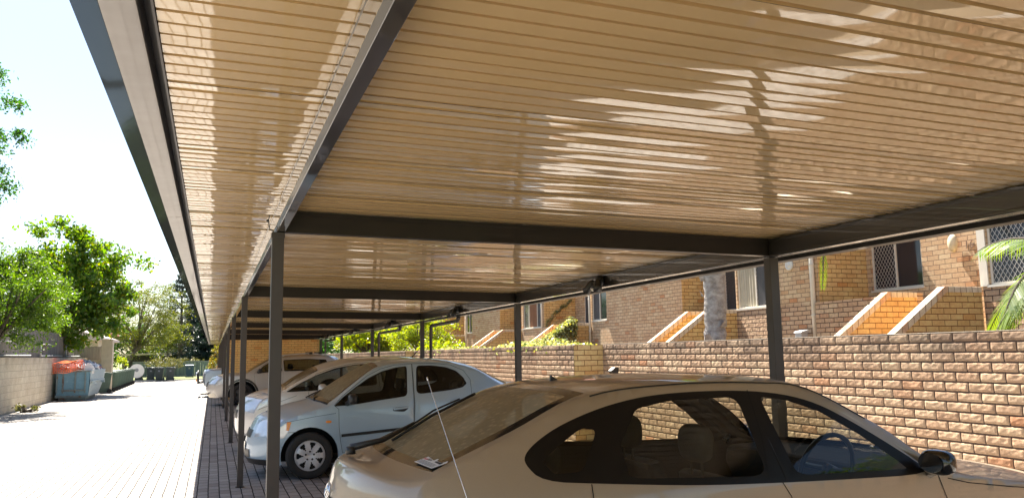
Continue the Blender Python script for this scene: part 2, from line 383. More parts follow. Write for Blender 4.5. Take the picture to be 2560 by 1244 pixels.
# ------------------------------------------------------------------ carport
Y1, S, XP, XR = 4.907, 5.3376, .3375, 3.834
YA, YE = -6.2, 55.8
carport = empty('carport', (XP, 0, 0), 'long flat-roofed steel carport with cream ribbed ceiling and dark brown posts', 'carport')
def zdeck(x): return 2.365 - .0152 * (x + .2)
def deck():
    V, Q = [], []
    xs = np.concatenate([[-.16], np.linspace(.06, 3.98, 18)])
    n = int((YE - YA) / .08); k = 0
    for i in range(n):
        y0 = YA + i * .08; tilt = RNG.normal(0, .0010); bow = RNG.normal(.00022, .0002)
        seam = (i % 10 == 0)
        ph = RNG.uniform(0, 6.28); amp = RNG.uniform(.0002, .0009); amp2 = RNG.uniform(0, .0004)
        # pan strips then the groove (rib) that rises above them
        pan = [(0, 0, 0), (.0155, -bow * .75, .25), (.031, -bow, .5), (.0465, -bow * .75, .75), (.062, 0, 1)]
        h = .011
        strips = [pan, [(.062, 0, 1), (.0625, h, 1)], [(.0625, h, 1), (.0795, h, 1)], [(.0795, h, 1), (.080, 0, 1)]]
        for st in strips:
            b = len(V)
            for x in xs:
                tl = tilt + amp * math.sin(1.3 * x + ph) + amp2 * math.sin(3.1 * x + ph * 2)
                for (dy, dz, u) in st: V.append((x, y0 + dy, zdeck(x) + dz + tl * (u - .5) * 2 * (1 if st is pan else 0)))
            m_ = len(st)
            for a in range(len(xs) - 1):
                for c in range(m_ - 1): Q.append((b + a * m_ + c, b + a * m_ + c + 1, b + (a + 1) * m_ + c + 1, b + (a + 1) * m_ + c))
    return np_mesh('roof_sheet', V, Q, 'cream_sheet', carport, True, (XP, 0, 2.3))
deck()
m = MB(); m.poly([(-.36, YA, 2.43), (4.0, YA, 2.37), (4.0, YE, 2.37), (-.36, YE, 2.43)]); m.build('roof_top', 'dark_steel', carport, recalc=False)
# front gutter: flat sole, splayed outer face, joints every 7.9 m
gp = [(-.284, 2.352), (-.284, 2.345), (-.385, 2.44), (-.392, 2.50), (-.38, 2.502), (-.375, 2.445)]
yy = [YA, -2.7, 5.25, 13.2, 21.1, 29.0, 36.9, 44.8, YE]
for a, b in zip(yy, yy[1:]):
    m = MB(); m.extrude(gp, 1, a + .004, b - .004); m.build('gutter', 'gutter_steel', carport, bevel=.001)
    m = MB(); m.extrude([(-.2, 2.44), (-.2, 2.352), (-.2835, 2.345), (-.2835, 2.351), (-.206, 2.36), (-.206, 2.44)], 1, a + .004, b - .004); m.build('gutter_sole', 'lit_sole', carport, bevel=.001)
m = MB(); m.box(-.168, -.162, YA, YE, 2.358, 2.428); m.build('edge_strip', 'dark_steel', carport)
def cbeam(name, ax, a0, a1, c, wd, z0, z1, mat='dark_steel', ch=0):
    """C-section beam with stiffening lips"""
    h = wd / 2; zt = z1; q = .0025
    pr = [(c - h, z0), (c + h, z0), (c + h, z0 + .018), (c + h - q, z0 + .022), (c + h - q, zt - .022), (c + h, zt - .018), (c + h, zt), (c - h, zt), (c - h, zt - .018), (c - h + q, zt - .022), (c - h + q, z0 + .022), (c - h, z0 + .018)]
    if ch: pr[0] = (c - h + ch, z0); pr[-1] = (c - h, z0 + ch * 1.1); pr[-2] = (c - h + .0005, z0 + .022)
    m = MB(); m.extrude(pr, ax, a0, a1); return m.build(name, mat, carport, bevel=.0015)
cbeam('front_beam', 1, YA, YE, .345, .06, 2.226, zdeck(.34) - .003, 'gloss_steel', .015)
m = MB(); m.extrude([(.378, 2.352), (.39, 2.352), (.39, 2.346), (.378, 2.33)], 1, YA, YE); m.build('cover_strip', 'cream_sheet', carport)
cbeam('rear_beam', 1, YA, YE, 3.83, .06, 2.170, zdeck(3.83) - .003, 'gloss_steel')
m = MB(); m.extrude([(3.955, 2.152), (4.05, 2.152), (4.09, 2.20), (4.09, 2.36), (4.08, 2.36), (4.08, 2.205), (4.045, 2.16), (3.963, 2.16), (3.963, 2.30), (3.955, 2.30)], 1, YA, YE)
m.build('rear_gutter', 'dark_steel', carport, bevel=.002)
m = MB(); m.box(3.935, 3.953, YA, YE, 2.182, 2.192); m.build('edge_strip', 'white_trim', carport)  # pale strip added to draw the thin lit line along the gutter
NP = int((YE - Y1) / S) + 1
for i in range(-2, NP):
    y = Y1 + S * i
    # tie beam across, slightly falling to the rear
    if i <= 4 or True:
        m = MB(); h = .03
        za, zb = 2.226, 2.178
        for (x0, x1) in ((.376, 3.799),):
            for (zz0, zz1, e) in ((0, .02, 0), (.02, .105, .0025), (.105, .127, 0)):
                n0 = len(m.v)
                m.v += [(x0, y - h + e, za + zz0), (x0, y + h - e, za + zz0), (x1, y + h - e, zb + zz0), (x1, y - h + e, zb + zz0),
                        (x0, y - h + e, za + zz1), (x0, y + h - e, za + zz1), (x1, y + h - e, zb + zz1), (x1, y - h + e, zb + zz1)]
                for q in ((0, 1, 2, 3), (4, 7, 6, 5), (0, 4, 5, 1), (1, 5, 6, 2), (2, 6, 7, 3), (3, 7, 4, 0)): m.face([n0 + k for k in q])
        m.build('tie_beam', 'dark_steel', carport)
    m = MB(); m.box(XP - .034, XP + .034, y - .034, y + .034, 0, 2.222); m.box(XP - .038, XP + .038, y - .038, y + .038, 2.19, 2.224)
    m.box(XP - .05, XP + .05, y - .05, y + .05, .004, .012)
    m.build('post', 'dark_post', carport, bevel=.003)
    m = MB(); m.box(XR - .037, XR + .037, y - .037, y + .037, 0, 2.166); m.build('post', 'dark_post', carport, bevel=.003)
m = MB(); m.tube([(.312, 4.87, 2.225), (.285, 4.86, 2.24), (.28, 4.86, 2.29), (.285, 4.86, 2.32)], .003, 5); m.tube([(.28, 4.86, 2.285), (.268, 4.86, 2.287)], .008, 6); m.build('wire_hook', 'black_plastic', carport)
# downpipes on rear posts
for (yp, yo) in ((Y1 + 2 * S, 13.6), (Y1 + 3 * S, 18.3), (Y1 + 5 * S, 29.0)):
    m = MB(); x = 3.99; r = .032
    m.tube([(x, yo, 2.16), (x, yo, 2.12), (x, yo + .03, 2.085), (x, yo + .07, 2.075), (x, yp - .16, 2.06), (x, yp - .1, 2.05), (x, yp - .07, 2.0), (x, yp - .07, .02)], r, 10)
    m.tube([(x, yo, 2.15), (x, yo, 2.10)], r + .006, 10); m.tube([(x, yp - .2, 2.062), (x, yp - .16, 2.06)], r + .006, 10)
    m.build('downpipe', 'dark_post', carport, smooth=True)
# twin flood lights on the rear beam
def flood(y, lab, first=None):
    if first is not None:
        c = copy_tree(first); c.location = (3.79, y, 2.24); prop(c, lab); return c
    r = empty('sensor_light', (3.79, y, 2.24), lab, 'flood light', 'twin sensor lights along the rear beam')
    X, Z = 3.79, 2.24
    m = MB(); m.lathe([(-.05, .0), (-.05, .045), (-.02, .052), (.006, .052)], (X, y, Z), 0, 16); m.tube([(X - .05, y, Z), (X - .085, y, Z - .05)], .02, 8); m.build('base', 'black_plastic', r, smooth=True)
    for s in (-1, 1):
        m = MB(); p = Vector((X - .06, y, Z - .01)); q = Vector((X - .085, y + s * .085, Z - .035)); d = Vector((-.35, s * .55, -.75)).normalized()
        m.tube([p, q], .013, 8); m.tube([q - d * .05, q - d * .02, q + d * .05, q + d * .10], [.018, .036, .042, .046], 12)
        hd = m.build('lamp_head', 'black_plastic', r, smooth=True)
        m = MB(); m.tube([q + d * .095, q + d * .099], .036, 12); m.build('lens', 'lens_white', hd, smooth=True)
    m = MB(); m.tube([(X - .075, y, Z - .04), (X - .10, y, Z - .075)], [.022, .028], 10); m.build('sensor', 'black_plastic', r, smooth=True)
    m = MB(); m.lathe([(-.03, .001), (-.025, .02), (0, .028)], (X - .105, y, Z - .085), 2, 12); m.build('sensor_eye', 'lens_white', r, smooth=True)
    return r
plain('lens_white', (.75, .70, .6), .3, coat=.4)
labs = ['black twin flood light on the rear beam, nearest and largest of the row', 'black twin flood light, second nearest in the row on the rear beam', 'black twin flood light, third from the camera, between the downpipes',
        'black twin flood light, fourth from the camera, above the leafy garden', 'farthest black twin flood light, close to the brick store wall']
f0 = None
for yv, lb in zip((7.6, 12.93, 18.2, 23.4, 28.7), labs):
    f = flood(yv, lb, f0); f0 = f0 or f
# brick store wall closing the bays
ys = Y1 + 5 * S + .08
r = empty('store_wall', (2.2, ys, 0), 'orange-lit brick wall closing off the far carport bay', 'wall')
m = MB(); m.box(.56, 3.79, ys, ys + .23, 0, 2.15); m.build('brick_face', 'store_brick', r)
m = MB(); m.box(.46, .558, ys - .01, ys + .24, 0, 2.16); m.build('end_post', 'dark_post', r)

# ------------------------------------------------------------------ retaining wall with real rock-faced relief near by
def rock_wall(name, X, y0, y1, z1, step, mat, label, amp=.0058):
    ny = int((y1 - y0) / step) + 1; nz = 19 * (10 if step < .012 else 8) + 1
    y = np.linspace(y0, y1, ny); z = np.linspace(0, z1, nz); YY, ZZ = np.meshgrid(y, z, indexing='ij')
    row = np.floor(ZZ / .0857).astype(int); off = np.where(row % 2 == 0, .12, 0.0)
    bn = np.floor((YY + off) / .24).astype(int); u = YY + off - bn * .24; v = ZZ - row * .0857
    d = np.minimum(np.minimum(u, .24 - u), np.minimum(v, .0857 - v))
    hs = (bn * 73856093 ^ row * 19349663) & 0xffff
    rr = np.random.default_rng(3).random((65536, 6)); q = rr[hs]
    un, vn = u / .24 - .5, v / .0857 - .5
    f = (q[..., 0] - .5) * .7 * un + (q[..., 1] - .5) * .8 * vn
    f += .35 * np.abs(un + (q[..., 2] - .5) * vn * 1.3 + (q[..., 3] - .5) * .6) + .25 * np.abs(vn * .8 + (q[..., 4] - .5) * un * 2.5 - (q[..., 5] - .5) * .5)
    f += .22 * np.sin(un * 14 + q[..., 1] * 20 + vn * 5) * np.cos(vn * 6 + q[..., 3] * 9)
    edge = np.clip((d - .005) / .012, 0, 1); edge = edge * edge * (3 - 2 * edge)
    hgt = edge * (.0015 + amp * (f + .25)) - (1 - edge) * .0035
    Xg = X - hgt
    V = np.stack([Xg, YY, ZZ], -1).reshape(-1, 3)
    I = np.arange(ny * nz).reshape(ny, nz)
    Q = np.stack([I[:-1, :-1], I[:-1, 1:], I[1:, 1:], I[1:, :-1]], -1).reshape(-1, 4)
    r = empty(name, (X + .1, (y0 + y1) / 2, 0), label, 'wall')
    np_mesh('brick_face', V, Q, mat, r, True, (X, y0, 0))
    m = MB(); m.box(X - .002, X + .22, y0 + .002, y1 - .002, z1 - .004, z1 + .003); m.box(X + .02, X + .22, y0 + .002, y1 - .002, 0, z1 - .006); m.build('core', 'cap_brick', r)
    return r
WT = .0857 * 19
rock_wall('retaining_wall', 6.1, -3.2, 12.27, WT, .0105, 'rock_brick_y', 'rock-faced brick retaining wall, grime-stained along the top, behind the champagne car')
r2 = rock_wall('retaining_wall', 5.57, 12.27, 23.7, WT - .004, .017, 'rock_brick_y', 'middle stretch of rock-faced brick garden wall beyond the orange-lit brick return')
m = MB(); m.box(5.575, 6.115, 12.262, 12.28, 0, WT - .006); m.build('return_face', 'bounce_brick_x', r2)
r3 = rock_wall('retaining_wall', 5.32, 23.7, 46, WT - .008, .03, 'rock_brick_y', 'farthest stretch of brick garden wall under the lime green trees', .008)
m = MB(); m.box(5.325, 5.585, 23.68, 23.70, 0, WT - .01); m.build('return_face', 'bounce_brick_x', r3)
r = empty('wall_light', (6.07, 11.75, 1.2), 'small square outdoor light on the brick retaining wall', 'wall light')
m = MB(); m.extrude([(6.085, 1.16), (5.99, 1.16), (5.96, 1.20), (6.03, 1.255), (6.085, 1.255)], 1, 11.70, 11.82); m.build('housing', 'black_plastic', r, bevel=.004)
m = MB(); m.poly([(5.958, 11.71, 1.203), (5.958, 11.81, 1.203), (6.028, 11.81, 1.2575), (6.028, 11.71, 1.2575)]); m.build('panel', 'grey_pvc', r)

# ------------------------------------------------------------------ terrace house
house = empty('terrace_house', (11.2, 20, 1.4), 'cream and brown brick terrace of units behind the garden wall', 'house')
XA, XB, ZB, ZT = 10.6, 11.77, 1.3, 4.3
def wallx(x, y0, y1, z0=ZB, z1=ZT, mat='smooth_brick_y', holes=(), th=.2):
    """wall in a plane x=const facing -X with rectangular holes (y0,y1,z0,z1)"""
    m = MB()
    ycut = sorted({y0, y1, *[h[0] for h in holes], *[h[1] for h in holes]}); zcut = sorted({z0, z1, *[h[2] for h in holes], *[h[3] for h in holes]})
    for a, b in zip(ycut, ycut[1:]):
        for c, d in zip(zcut, zcut[1:]):
            if any(a >= h[0] - 1e-6 and b <= h[1] + 1e-6 and c >= h[2] - 1e-6 and d <= h[3] + 1e-6 for h in holes): continue
            m.poly([(x, a, c), (x, a, d), (x, b, d), (x, b, c)])
    for h in holes:   # reveals
        a, b, c, d = h; e = x + .09
        m.poly([(x, a, c), (e, a, c), (e, a, d), (x, a, d)]); m.poly([(x, b, c), (x, b, d), (e, b, d), (e, b, c)])
        m.poly([(x, a, c), (x, b, c), (e, b, c), (e, a, c)]); m.poly([(x, a, d), (e, a, d), (e, b, d), (x, b, d)])
    return m.build('wall', mat, house, recalc=False)
def wally(y, x0, x1, z0=ZB, z1=ZT, mat='bounce_brick_x'):
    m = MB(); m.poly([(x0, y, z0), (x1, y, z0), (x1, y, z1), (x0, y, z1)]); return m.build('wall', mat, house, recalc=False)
def window(x, y0, y1, z0, z1, panes):
    """panes: list from far(y1) to near(y0) of (fraction, kind)"""
    m = MB(); f = .035; e = x + .07
    m.box(e - .04, e, y0, y1, z0, z0 + f); m.box(e - .04, e, y0, y1, z1 - f, z1)
    m.box(e - .04, e, y0, y0 + f, z0 + f, z1 - f); m.box(e - .04, e, y1 - f, y1, z0 + f, z1 - f)
    yc = y1; cuts = []
    for fr, kd in panes:
        w_ = (y1 - y0) * fr; cuts.append((yc - w_, yc, kd)); yc -= w_
        if yc > y0 + .03: m.box(e - .045, e - .002, yc - f / 2, yc + f / 2, z0 + f, z1 - f)
    wf = m.build('window', 'white_trim', house)
    m = MB(); m.box(x - .02, x + .02, y0 - .03, y1 + .03, z0 - .03, z0 + .004); m.build('sill', 'white_trim', wf)
    for (a, b, kd) in cuts:
        mt = {'glass': 'window_glass', 'screen': 'window_glass', 'curtain': 'curtain', 'brown': 'brown_curtain', 'fine': 'mesh_black'}[kd]
        m = MB(); 
        if kd in ('curtain', 'brown'):
            n = 28
            for k in range(n):
                ya, yb = a + (b - a) * k / n, a + (b - a) * (k + 1) / n
                xa, xb = e - .012 + .012 * math.sin(k * 1.7), e - .012 + .012 * math.sin((k + 1) * 1.7)
                m.poly([(xa, ya, z0 + f), (xa, ya, z1 - f), (xb, yb, z1 - f), (xb, yb, z0 + f)])
        else: m.box(e - .02, e - .012, a, b, z0 + f, z1 - f)
        m.build('pane', mt, wf)
        if kd in ('screen', 'fine'):
            m = MB(); p = .075 if kd == 'screen' else .05; xx = e - .035; tw = .007
            H, W = z1 - z0 - 2 * f, b - a
            for sgn in (1, -1):
                c = -2 * W
                while c < H + 2 * W:
                    # line z = c + sgn*1.5*(y-a)
                    pts = []
                    for t_ in (0, W):
                        pts.append((t_, c + sgn * 1.5 * t_))
                    (ta, za), (tb, zb) = pts
                    def clip(t0, z0_, t1, z1_, lim, lower):
                        return None
                    lo, hi = 0.0, 1.0; dz = zb - za
                    if abs(dz) > 1e-6:
                        t0_, t1_ = (0 - za) / dz, (H - za) / dz; lo = max(lo, min(t0_, t1_)); hi = min(hi, max(t0_, t1_))
                    if hi > lo:
                        P = lambda s_: (a + ta + (tb - ta) * s_, z0 + f + za + dz * s_)
                        (ya, z_a), (yb, z_b) = P(lo), P(hi); xo = xx + sgn * .002
                        m.poly([(xo, ya, z_a - tw), (xo, ya, z_a + tw), (xo, yb, z_b + tw), (xo, yb, z_b - tw)])
                    c += p * 1.5
            m.build('security_screen', 'screen_grey' if kd == 'screen' else 'mesh_grey', wf)
    return wf
plain('screen_grey', (.55, .50, .45), .5); plain('mesh_grey', (.20, .19, .19), .6)
# block nearest (number 16 side): X=10.6 up to Y 8.75
wallx(XA, 2.0, 8.78, 2.36, ZT, holes=[(7.3, 8.66, 2.38, 3.5)]); wallx(XA, 2, 8.78, ZB, 2.36, 'rock_brick_plain')
window(XA, 7.3, 8.66, 2.38, 3.5, [(1, 'screen')])
m = MB(); m.box(XA - .02, XA + .04, 8.67, 8.80, 2.37, 3.6); m.box(XA - .012, XA + .03, 7.28, 8.67, 3.5, 3.6); m.build('window_trim', 'white_trim', house)
# recess A with number 16
wallx(XB, 8.7, 12.22, holes=[(10.92, 12.10, 2.57, 3.6), (8.75, 9.72, 1.5, 3.6)])
window(XB, 10.92, 12.10, 2.57, 3.6, [(.48, 'screen'), (.52, 'glass')]); window(XB, 8.75, 9.72, 1.5, 3.6, [(.25, 'curtain'), (.75, 'curtain')])
wally(12.22, XA, XB)
wallx(XA, 12.22, 14.8, 2.36, ZT, holes=[(12.95 + .8, 14.8 - .05, 2.37, 3.6)]); wallx(XA - .006, 12.23, 14.8, ZB, 2.355, 'rock_brick_plain')
window(XA, 13.75, 14.75, 2.37, 3.6, [(.62, 'curtain'), (.38, 'fine')])
# recess B
wallx(XB, 14.8, 16.96, holes=[(15.0, 16.9, 2.45, 3.6)]); window(XB, 15.0, 16.9, 2.45, 3.6, [(.30, 'fine'), (.35, 'curtain'), (.35, 'curtain')])
wally(16.96, XA, XB)
wallx(XA, 16.96, 22.1, holes=[(21.0, 21.95, 2.42, 3.4)]); window(XA, 21.0, 21.95, 2.42, 3.4, [(.5, 'fine'), (.5, 'glass')])
# recess C
wallx(XB, 22.1, 25.7, holes=[(22.7, 25.0, 2.45, 3.4)]); window(XB, 22.7, 25.0, 2.45, 3.4, [(.4, 'fine'), (.6, 'glass')])
wally(25.7, XA, XB)
wallx(XA, 25.7, 27.9, holes=[(25.85, 27.75, 2.38, 3.5)]); window(XA, 25.85, 27.75, 2.38, 3.5, [(.28, 'screen'), (.42, 'brown'), (.30, 'fine')])
# recess D
wallx(XB, 27.9, 30.3, holes=[(28.2, 30.2, 2.45, 3.4)]); window(XB, 28.2, 30.2, 2.45, 3.4, [(.5, 'screen'), (.5, 'glass')])
wally(30.3, XA, XB)
wallx(XA, 30.3, 35.2, holes=[(34.0, 34.9, 2.42, 3.3)]); window(XA, 34.0, 34.9, 2.42, 3.3, [(.5, 'glass'), (.5, 'glass')])
wallx(XB, 35.2, 39, holes=[(36.0, 38.2, 2.42, 3.3)]); window(XB, 36.0, 38.2, 2.42, 3.3, [(.4, 'screen'), (.6, 'curtain')]); wally(39, XA, XB)
wallx(XA, 39, 44)
# entry parapets in front of each recess
for (a, b) in ((9.87, 12.22), (15.6, 16.9), (23.2, 25.7), (28.9, 30.3)):
    m = MB(); m.box(XA - .11, XA, a, b, ZB, 2.355); m.build('parapet', 'rock_brick_plain' if a < 14 else 'smooth_brick_y', house)
# unseen roofs: recesses left open to sun, block eaves added to shade walls
m = MB(); m.extrude([(11.74, 4.26), (11.74, 4.40), (15.5, 6.2), (19, 4.5), (19, 4.3)], 1, 1.5, 44.5); m.build('roof', 'tile_roof', house)
for (a, b) in ((1.5, 8.9), (12.12, 14.9), (16.86, 22.2), (25.6, 28.0), (30.2, 35.3), (38.9, 44.5)):
    m = MB(); m.extrude([(10.22, 4.302), (10.22, 4.40), (11.738, 4.95), (11.738, 4.302)], 1, a, b); m.build('shade_roof', 'tile_roof', house)
m = MB(); m.box(XB + .25, 18, 2, 44, 1.3, 4.25); m.build('rear_rooms', 'render_wall', house)
for (x, y, z1) in ((10.55, 12.33, 4.3), (10.55, 22.02, 4.3), (10.55, 25.82, 4.3), (10.55, 34.7, 4.3)):
    m = MB(); m.tube([(x, y, 1.4), (x, y, z1)], .045 if y < 13 else .035, 10)
    for z in (2.1, 3.05): m.tube([(x, y, z), (x, y, z + .04)], .052 if y < 13 else .042, 10)
    m.build('downpipe', 'white_trim', house, smooth=True)
# oval bulkhead lamp, round vent, number, meter box
m = MB(); c = Vector((11.74, 10.22, 3.24)); n0 = 12
for i in range(7):
    a = i / 6 * math.pi / 2; m.v += [(c.x - .075 * math.sin(a), c.y + .095 * math.cos(a) * math.cos(2 * math.pi * k / 16), c.z + .155 * math.cos(a) * math.sin(2 * math.pi * k / 16)) for k in range(16)]
for i in range(6):
    for k in range(16): m.face([i * 16 + k, i * 16 + (k + 1) % 16, (i + 1) * 16 + (k + 1) % 16, (i + 1) * 16 + k])
m.build('wall_lamp', 'lamp_cream', house, smooth=True)
m = MB(); m.lathe([(-.03, .001), (-.03, .05), (-.02, .055), (-.02, .07), (-.03, .075), (-.03, .10), (0, .105)], (10.597, 13.0, 3.14), 0, 20); m.build('vent', 'off_white', house, smooth=True)
cu = bpy.data.curves.new('house_number', 'FONT'); cu.body = '16'; cu.size = .19; cu.extrude = .004; cu.align_x = 'CENTER'
tmp = bpy.data.objects.new('tmp', cu); COL.objects.link(tmp); bpy.context.view_layer.update()
dg = bpy.context.evaluated_depsgraph_get(); me = bpy.data.meshes.new_from_object(tmp.evaluated_get(dg)); bpy.data.objects.remove(tmp)
me.materials.clear(); me.materials.append(plain('number_brown', (.28, .18, .12), .6))
o = bpy.data.objects.new('house_number', me); COL.objects.link(o); o.parent = house
o.location = Vector((11.762, 9.93, 3.12)) - Vector(house.location); o.rotation_euler = (math.radians(90), 0, math.radians(-90))
m = MB(); m.box(10.3, 10.45, 12.42, 12.60, 1.55, 1.80); m.extrude([(10.28, 1.80), (10.46, 1.80), (10.46, 1.86), (10.30, 1.83)], 1, 12.40, 12.62); m.box(10.1, 10.25, 12.7, 12.85, 1.5, 1.68)
m.build('meter_box', 'grey_pvc', house, bevel=.008)

def stairs(yn, yf, lab, xt=9.88, zt=2.36):
    r = empty('garden_stair', (9.4, (yn + yf) / 2, 1.38), lab, 'stairs', 'brick stairs up to the unit entries')
    for y in (yn, yf):
        x0 = xt - 1.45; z0 = zt - 1.0
        m = MB(); m.extrude([(x0, 1.2), (XA + (0 if y == yn else -.12), 1.2), (XA + (0 if y == yn else -.12), zt - .02), (xt + .03, zt - .02), (x0, z0)], 1, y, y + .11); m.build('side_wall', 'bounce_brick_x', r)
        # sloping header-course coping
        m = MB(); m.extrude([(x0 - .02, z0 + .014), (xt, zt + .004), (XA - .002 if y == yn else XA - .13, zt + .004), (XA - .002 if y == yn else XA - .13, zt - .075), (xt + .03, zt - .08), (x0 + .04, z0 - .075)], 1, y - .012, y + .122)
        m.build('coping', 'cap_brick', r, bevel=.004)
    m = MB()
    for k in range(2):
        x = xt - .35 + k * .27; m.box(x, XB - .01, yn + .125, yf - .015, 1.36 + k * .14, 1.36 + (k + 1) * .14)
    m.build('steps', 'bounce_brick_x', r)
stairs(8.81, 9.87, 'brick stair with sloping coped walls below the number 16, nearest of the stairs')
stairs(14.80, 15.58, 'brick stair with sloping side walls just behind the thick palm trunk')
stairs(22.1, 23.2, 'brick stair draped with leafy creeper above the orange-lit wall return')
stairs(27.9, 28.9, 'brick stair with sloping walls left of the second rear post')
stairs(35.2, 35.9, 'farthest brick stair, partly hidden by the lime green tree')

# ------------------------------------------------------------------ cars
def catmull(P, n):
    P = [Vector(p) for p in P]; out = []; idx = []
    for i in range(len(P) - 1):
        p0 = P[i - 1] if i else P[0] * 2 - P[1]; p1, p2 = P[i], P[i + 1]; p3 = P[i + 2] if i + 2 < len(P) else P[-1] * 2 - P[-2]
        for k in range(n):
            t = k / n
            out.append(.5 * ((2 * p1) + (p2 - p0) * t + (2 * p0 - 5 * p1 + 4 * p2 - p3) * t * t + (3 * p1 - p0 - 3 * p2 + p3) * t ** 3))
    out.append(P[-1]); return out
def pip(x, y, poly):
    c = False; j = len(poly) - 1
    for i in range(len(poly)):
        xi, yi = poly[i]; xj, yj = poly[j]
        if (yi > y) != (yj > y) and x < (xj - xi) * (y - yi) / (yj - yi) + xi: c = not c
        j = i
    return c
def rounded(poly, n=5, sm=.25):
    """round the corners of a polygon"""
    out = []; k = len(poly)
    for i in range(k):
        p0, p1, p2 = Vector(poly[i - 1]), Vector(poly[i]), Vector(poly[(i + 1) % k])
        d0 = min(sm * (p0 - p1).length, .09); d2 = min(sm * (p2 - p1).length, .09)
        a = p1 + (p0 - p1).normalized() * d0; b = p1 + (p2 - p1).normalized() * d2
        for j in range(n + 1):
            t = j / n; q = a * (1 - t) ** 2 + p1 * 2 * t * (1 - t) + b * t * t; out.append((q.x, q.y))
    return out
def chaikin(poly, it=2):
    for _ in range(it):
        o = []
        for i in range(len(poly)):
            a, b = poly[i], poly[(i + 1) % len(poly)]
            o += [(a[0] * .75 + b[0] * .25, a[1] * .75 + b[1] * .25), (a[0] * .25 + b[0] * .75, a[1] * .25 + b[1] * .75)]
        poly = o
    return poly
class Car:
    def __init__(s, name, label, yc, hw, rw, C, E, tags, zb, zt, sill, wheels, wr, belt=None, group=None, paint='white_paint', endtaper=.14, p=2.4, nose0=True):
        s.yc, s.hw, s.rw, s.zb, s.zt, s.paint, s.p = yc, hw, rw, zb, zt, paint, p
        s.N = 6; s.C = catmull([(a, b, 0) for a, b in C], s.N); s.E = catmull([(a, b, 0) for a, b in E], s.N); s.tags = tags
        xs = [e.x for e in s.E]; s.xm = (min(xs) + max(xs)) / 2; s.L = (max(xs) - min(xs)) / 2; s.et = endtaper
        s.sill = sill; s.wheels = wheels; s.wr = wr; s.belt = belt
        fwd = abs(C[0][0] - C[6][0]) ; s.wsboth = True
        s.nose, s.tailx = (C[0][0], C[-1][0]) if nose0 else (C[-1][0], C[0][0])
        s.root = empty(name, (s.xm, yc, 0), label, 'car', group)
    def w(s, x, z):
        u = abs(x - s.xm) / s.L; pl = 1 - s.et * max(0, (u - .45) / .55) ** 2.3
        b = s.zb
        if z <= b:
            v = 1 - .055 * max(0, (.55 - z) / .35) ** 1.6 - .02 * max(0, (z - .6) / max(.05, b - .6)) ** 2
        else:
            t = min((z - b) / (s.zt - b), 1.15); v = .98 + (s.rw / s.hw - .98) * t ** 1.12
        return s.hw * pl * v
    def side(s, x, z, off=0, sgn=-1): return (x, s.yc + sgn * (s.w(x, z) + off), z)
    def top(s, u, t, off=0):
        """u in control-point units, t in -1..1"""
        f = u * s.N; i = int(min(max(f, 0), len(s.C) - 1.001)); a = f - i
        c = s.C[i].lerp(s.C[i + 1], a); e = s.E[i].lerp(s.E[i + 1], a); k = abs(t) ** s.p
        x = c.x + (e.x - c.x) * k; z = c.y + (e.y - c.y) * k
        y = s.yc + t * s.w(e.x, e.y)
        if off:
            d = s.C[min(i + 1, len(s.C) - 1)] - s.C[i]; n = Vector((-d.y, d.x)).normalized()
            if n.dot(Vector((x - s.xm, z - .5))) < 0: n = -n
            x += n.x * off; z += n.y * off
        return (x, y, z)
    def arch(s, cx, r, z0):
        a0 = math.asin(max(-1, min(1, (z0 - s.wr) / r))); return [(cx + r * math.cos(a), s.wr + r * math.sin(a)) for a in np.linspace(math.pi - a0, a0, 19)]
    def build(s, black=(), panes=(), doors=(), glass_mat='car_glass', arch_r=None, seam=(), border=.9, gaps=None):
        ar = arch_r or s.wr + .06
        low = min(s.E[0].y, s.E[-1].y); xl, xr = (s.E[0].x, s.E[-1].x)
        flip = xl > xr
        E = [(e.x, e.y) for e in s.E]
        if flip: E = E[::-1]
        # bottom outline from right end back to left end with wheel arches
        bot = []
        for cx in sorted(s.wheels, reverse=True):
            bot += list(reversed(s.arch(cx, ar, s.sill)))
        outline = E + [(E[-1][0] - .04, s.sill)] + bot + [(E[0][0] + .04, s.sill)]
        pts, edges = [], []
        def loop(poly, close=True):
            b = len(pts); pts.extend(Vector(q) for q in poly)
            for i in range(len(poly) - (0 if close else 1)): edges.append((b + i, b + (i + 1) % len(poly)))
        loop(outline)
        polys = list(black) + list(panes) + list(doors)
        for q in polys: loop(q)
        x0, x1 = min(q[0] for q in outline), max(q[0] for q in outline); z0, z1 = s.sill, max(q[1] for q in outline)
        g = .055
        for i in range(int((x1 - x0) / g)):
            for j in range(int((z1 - z0) / g)):
                q = (x0 + (i + .5) * g + .008 * math.sin(i * 3 + j), z0 + (j + .5) * g)
                if pip(*q, outline): pts.append(Vector(q))
        r = delaunay_2d_cdt(pts, edges, [], 0, 1e-5); V2, T = r[0], r[2]
        cls = []
        for t in T:
            cx = sum(V2[i].x for i in t) / len(t); cz = sum(V2[i].y for i in t) / len(t)
            if not pip(cx, cz, outline): cls.append(None); continue
            k = 'body'
            for di, q in enumerate(doors):
                if pip(cx, cz, q): k = ('door', di)
            dk = k
            for q in black:
                if pip(cx, cz, q): k = ('black', dk)
            for q in panes:
                if pip(cx, cz, q): k = ('pane', panes.index(q))
            cls.append(k)
        body = MB()
        tops = [-1, -.985, -.96, -.93, -border, -.84, -.75, -.6, -.4, -.2, 0, .2, .4, .6, .75, .84, border, .93, .96, .985, 1]
        n = len(s.C)
        frs = {}
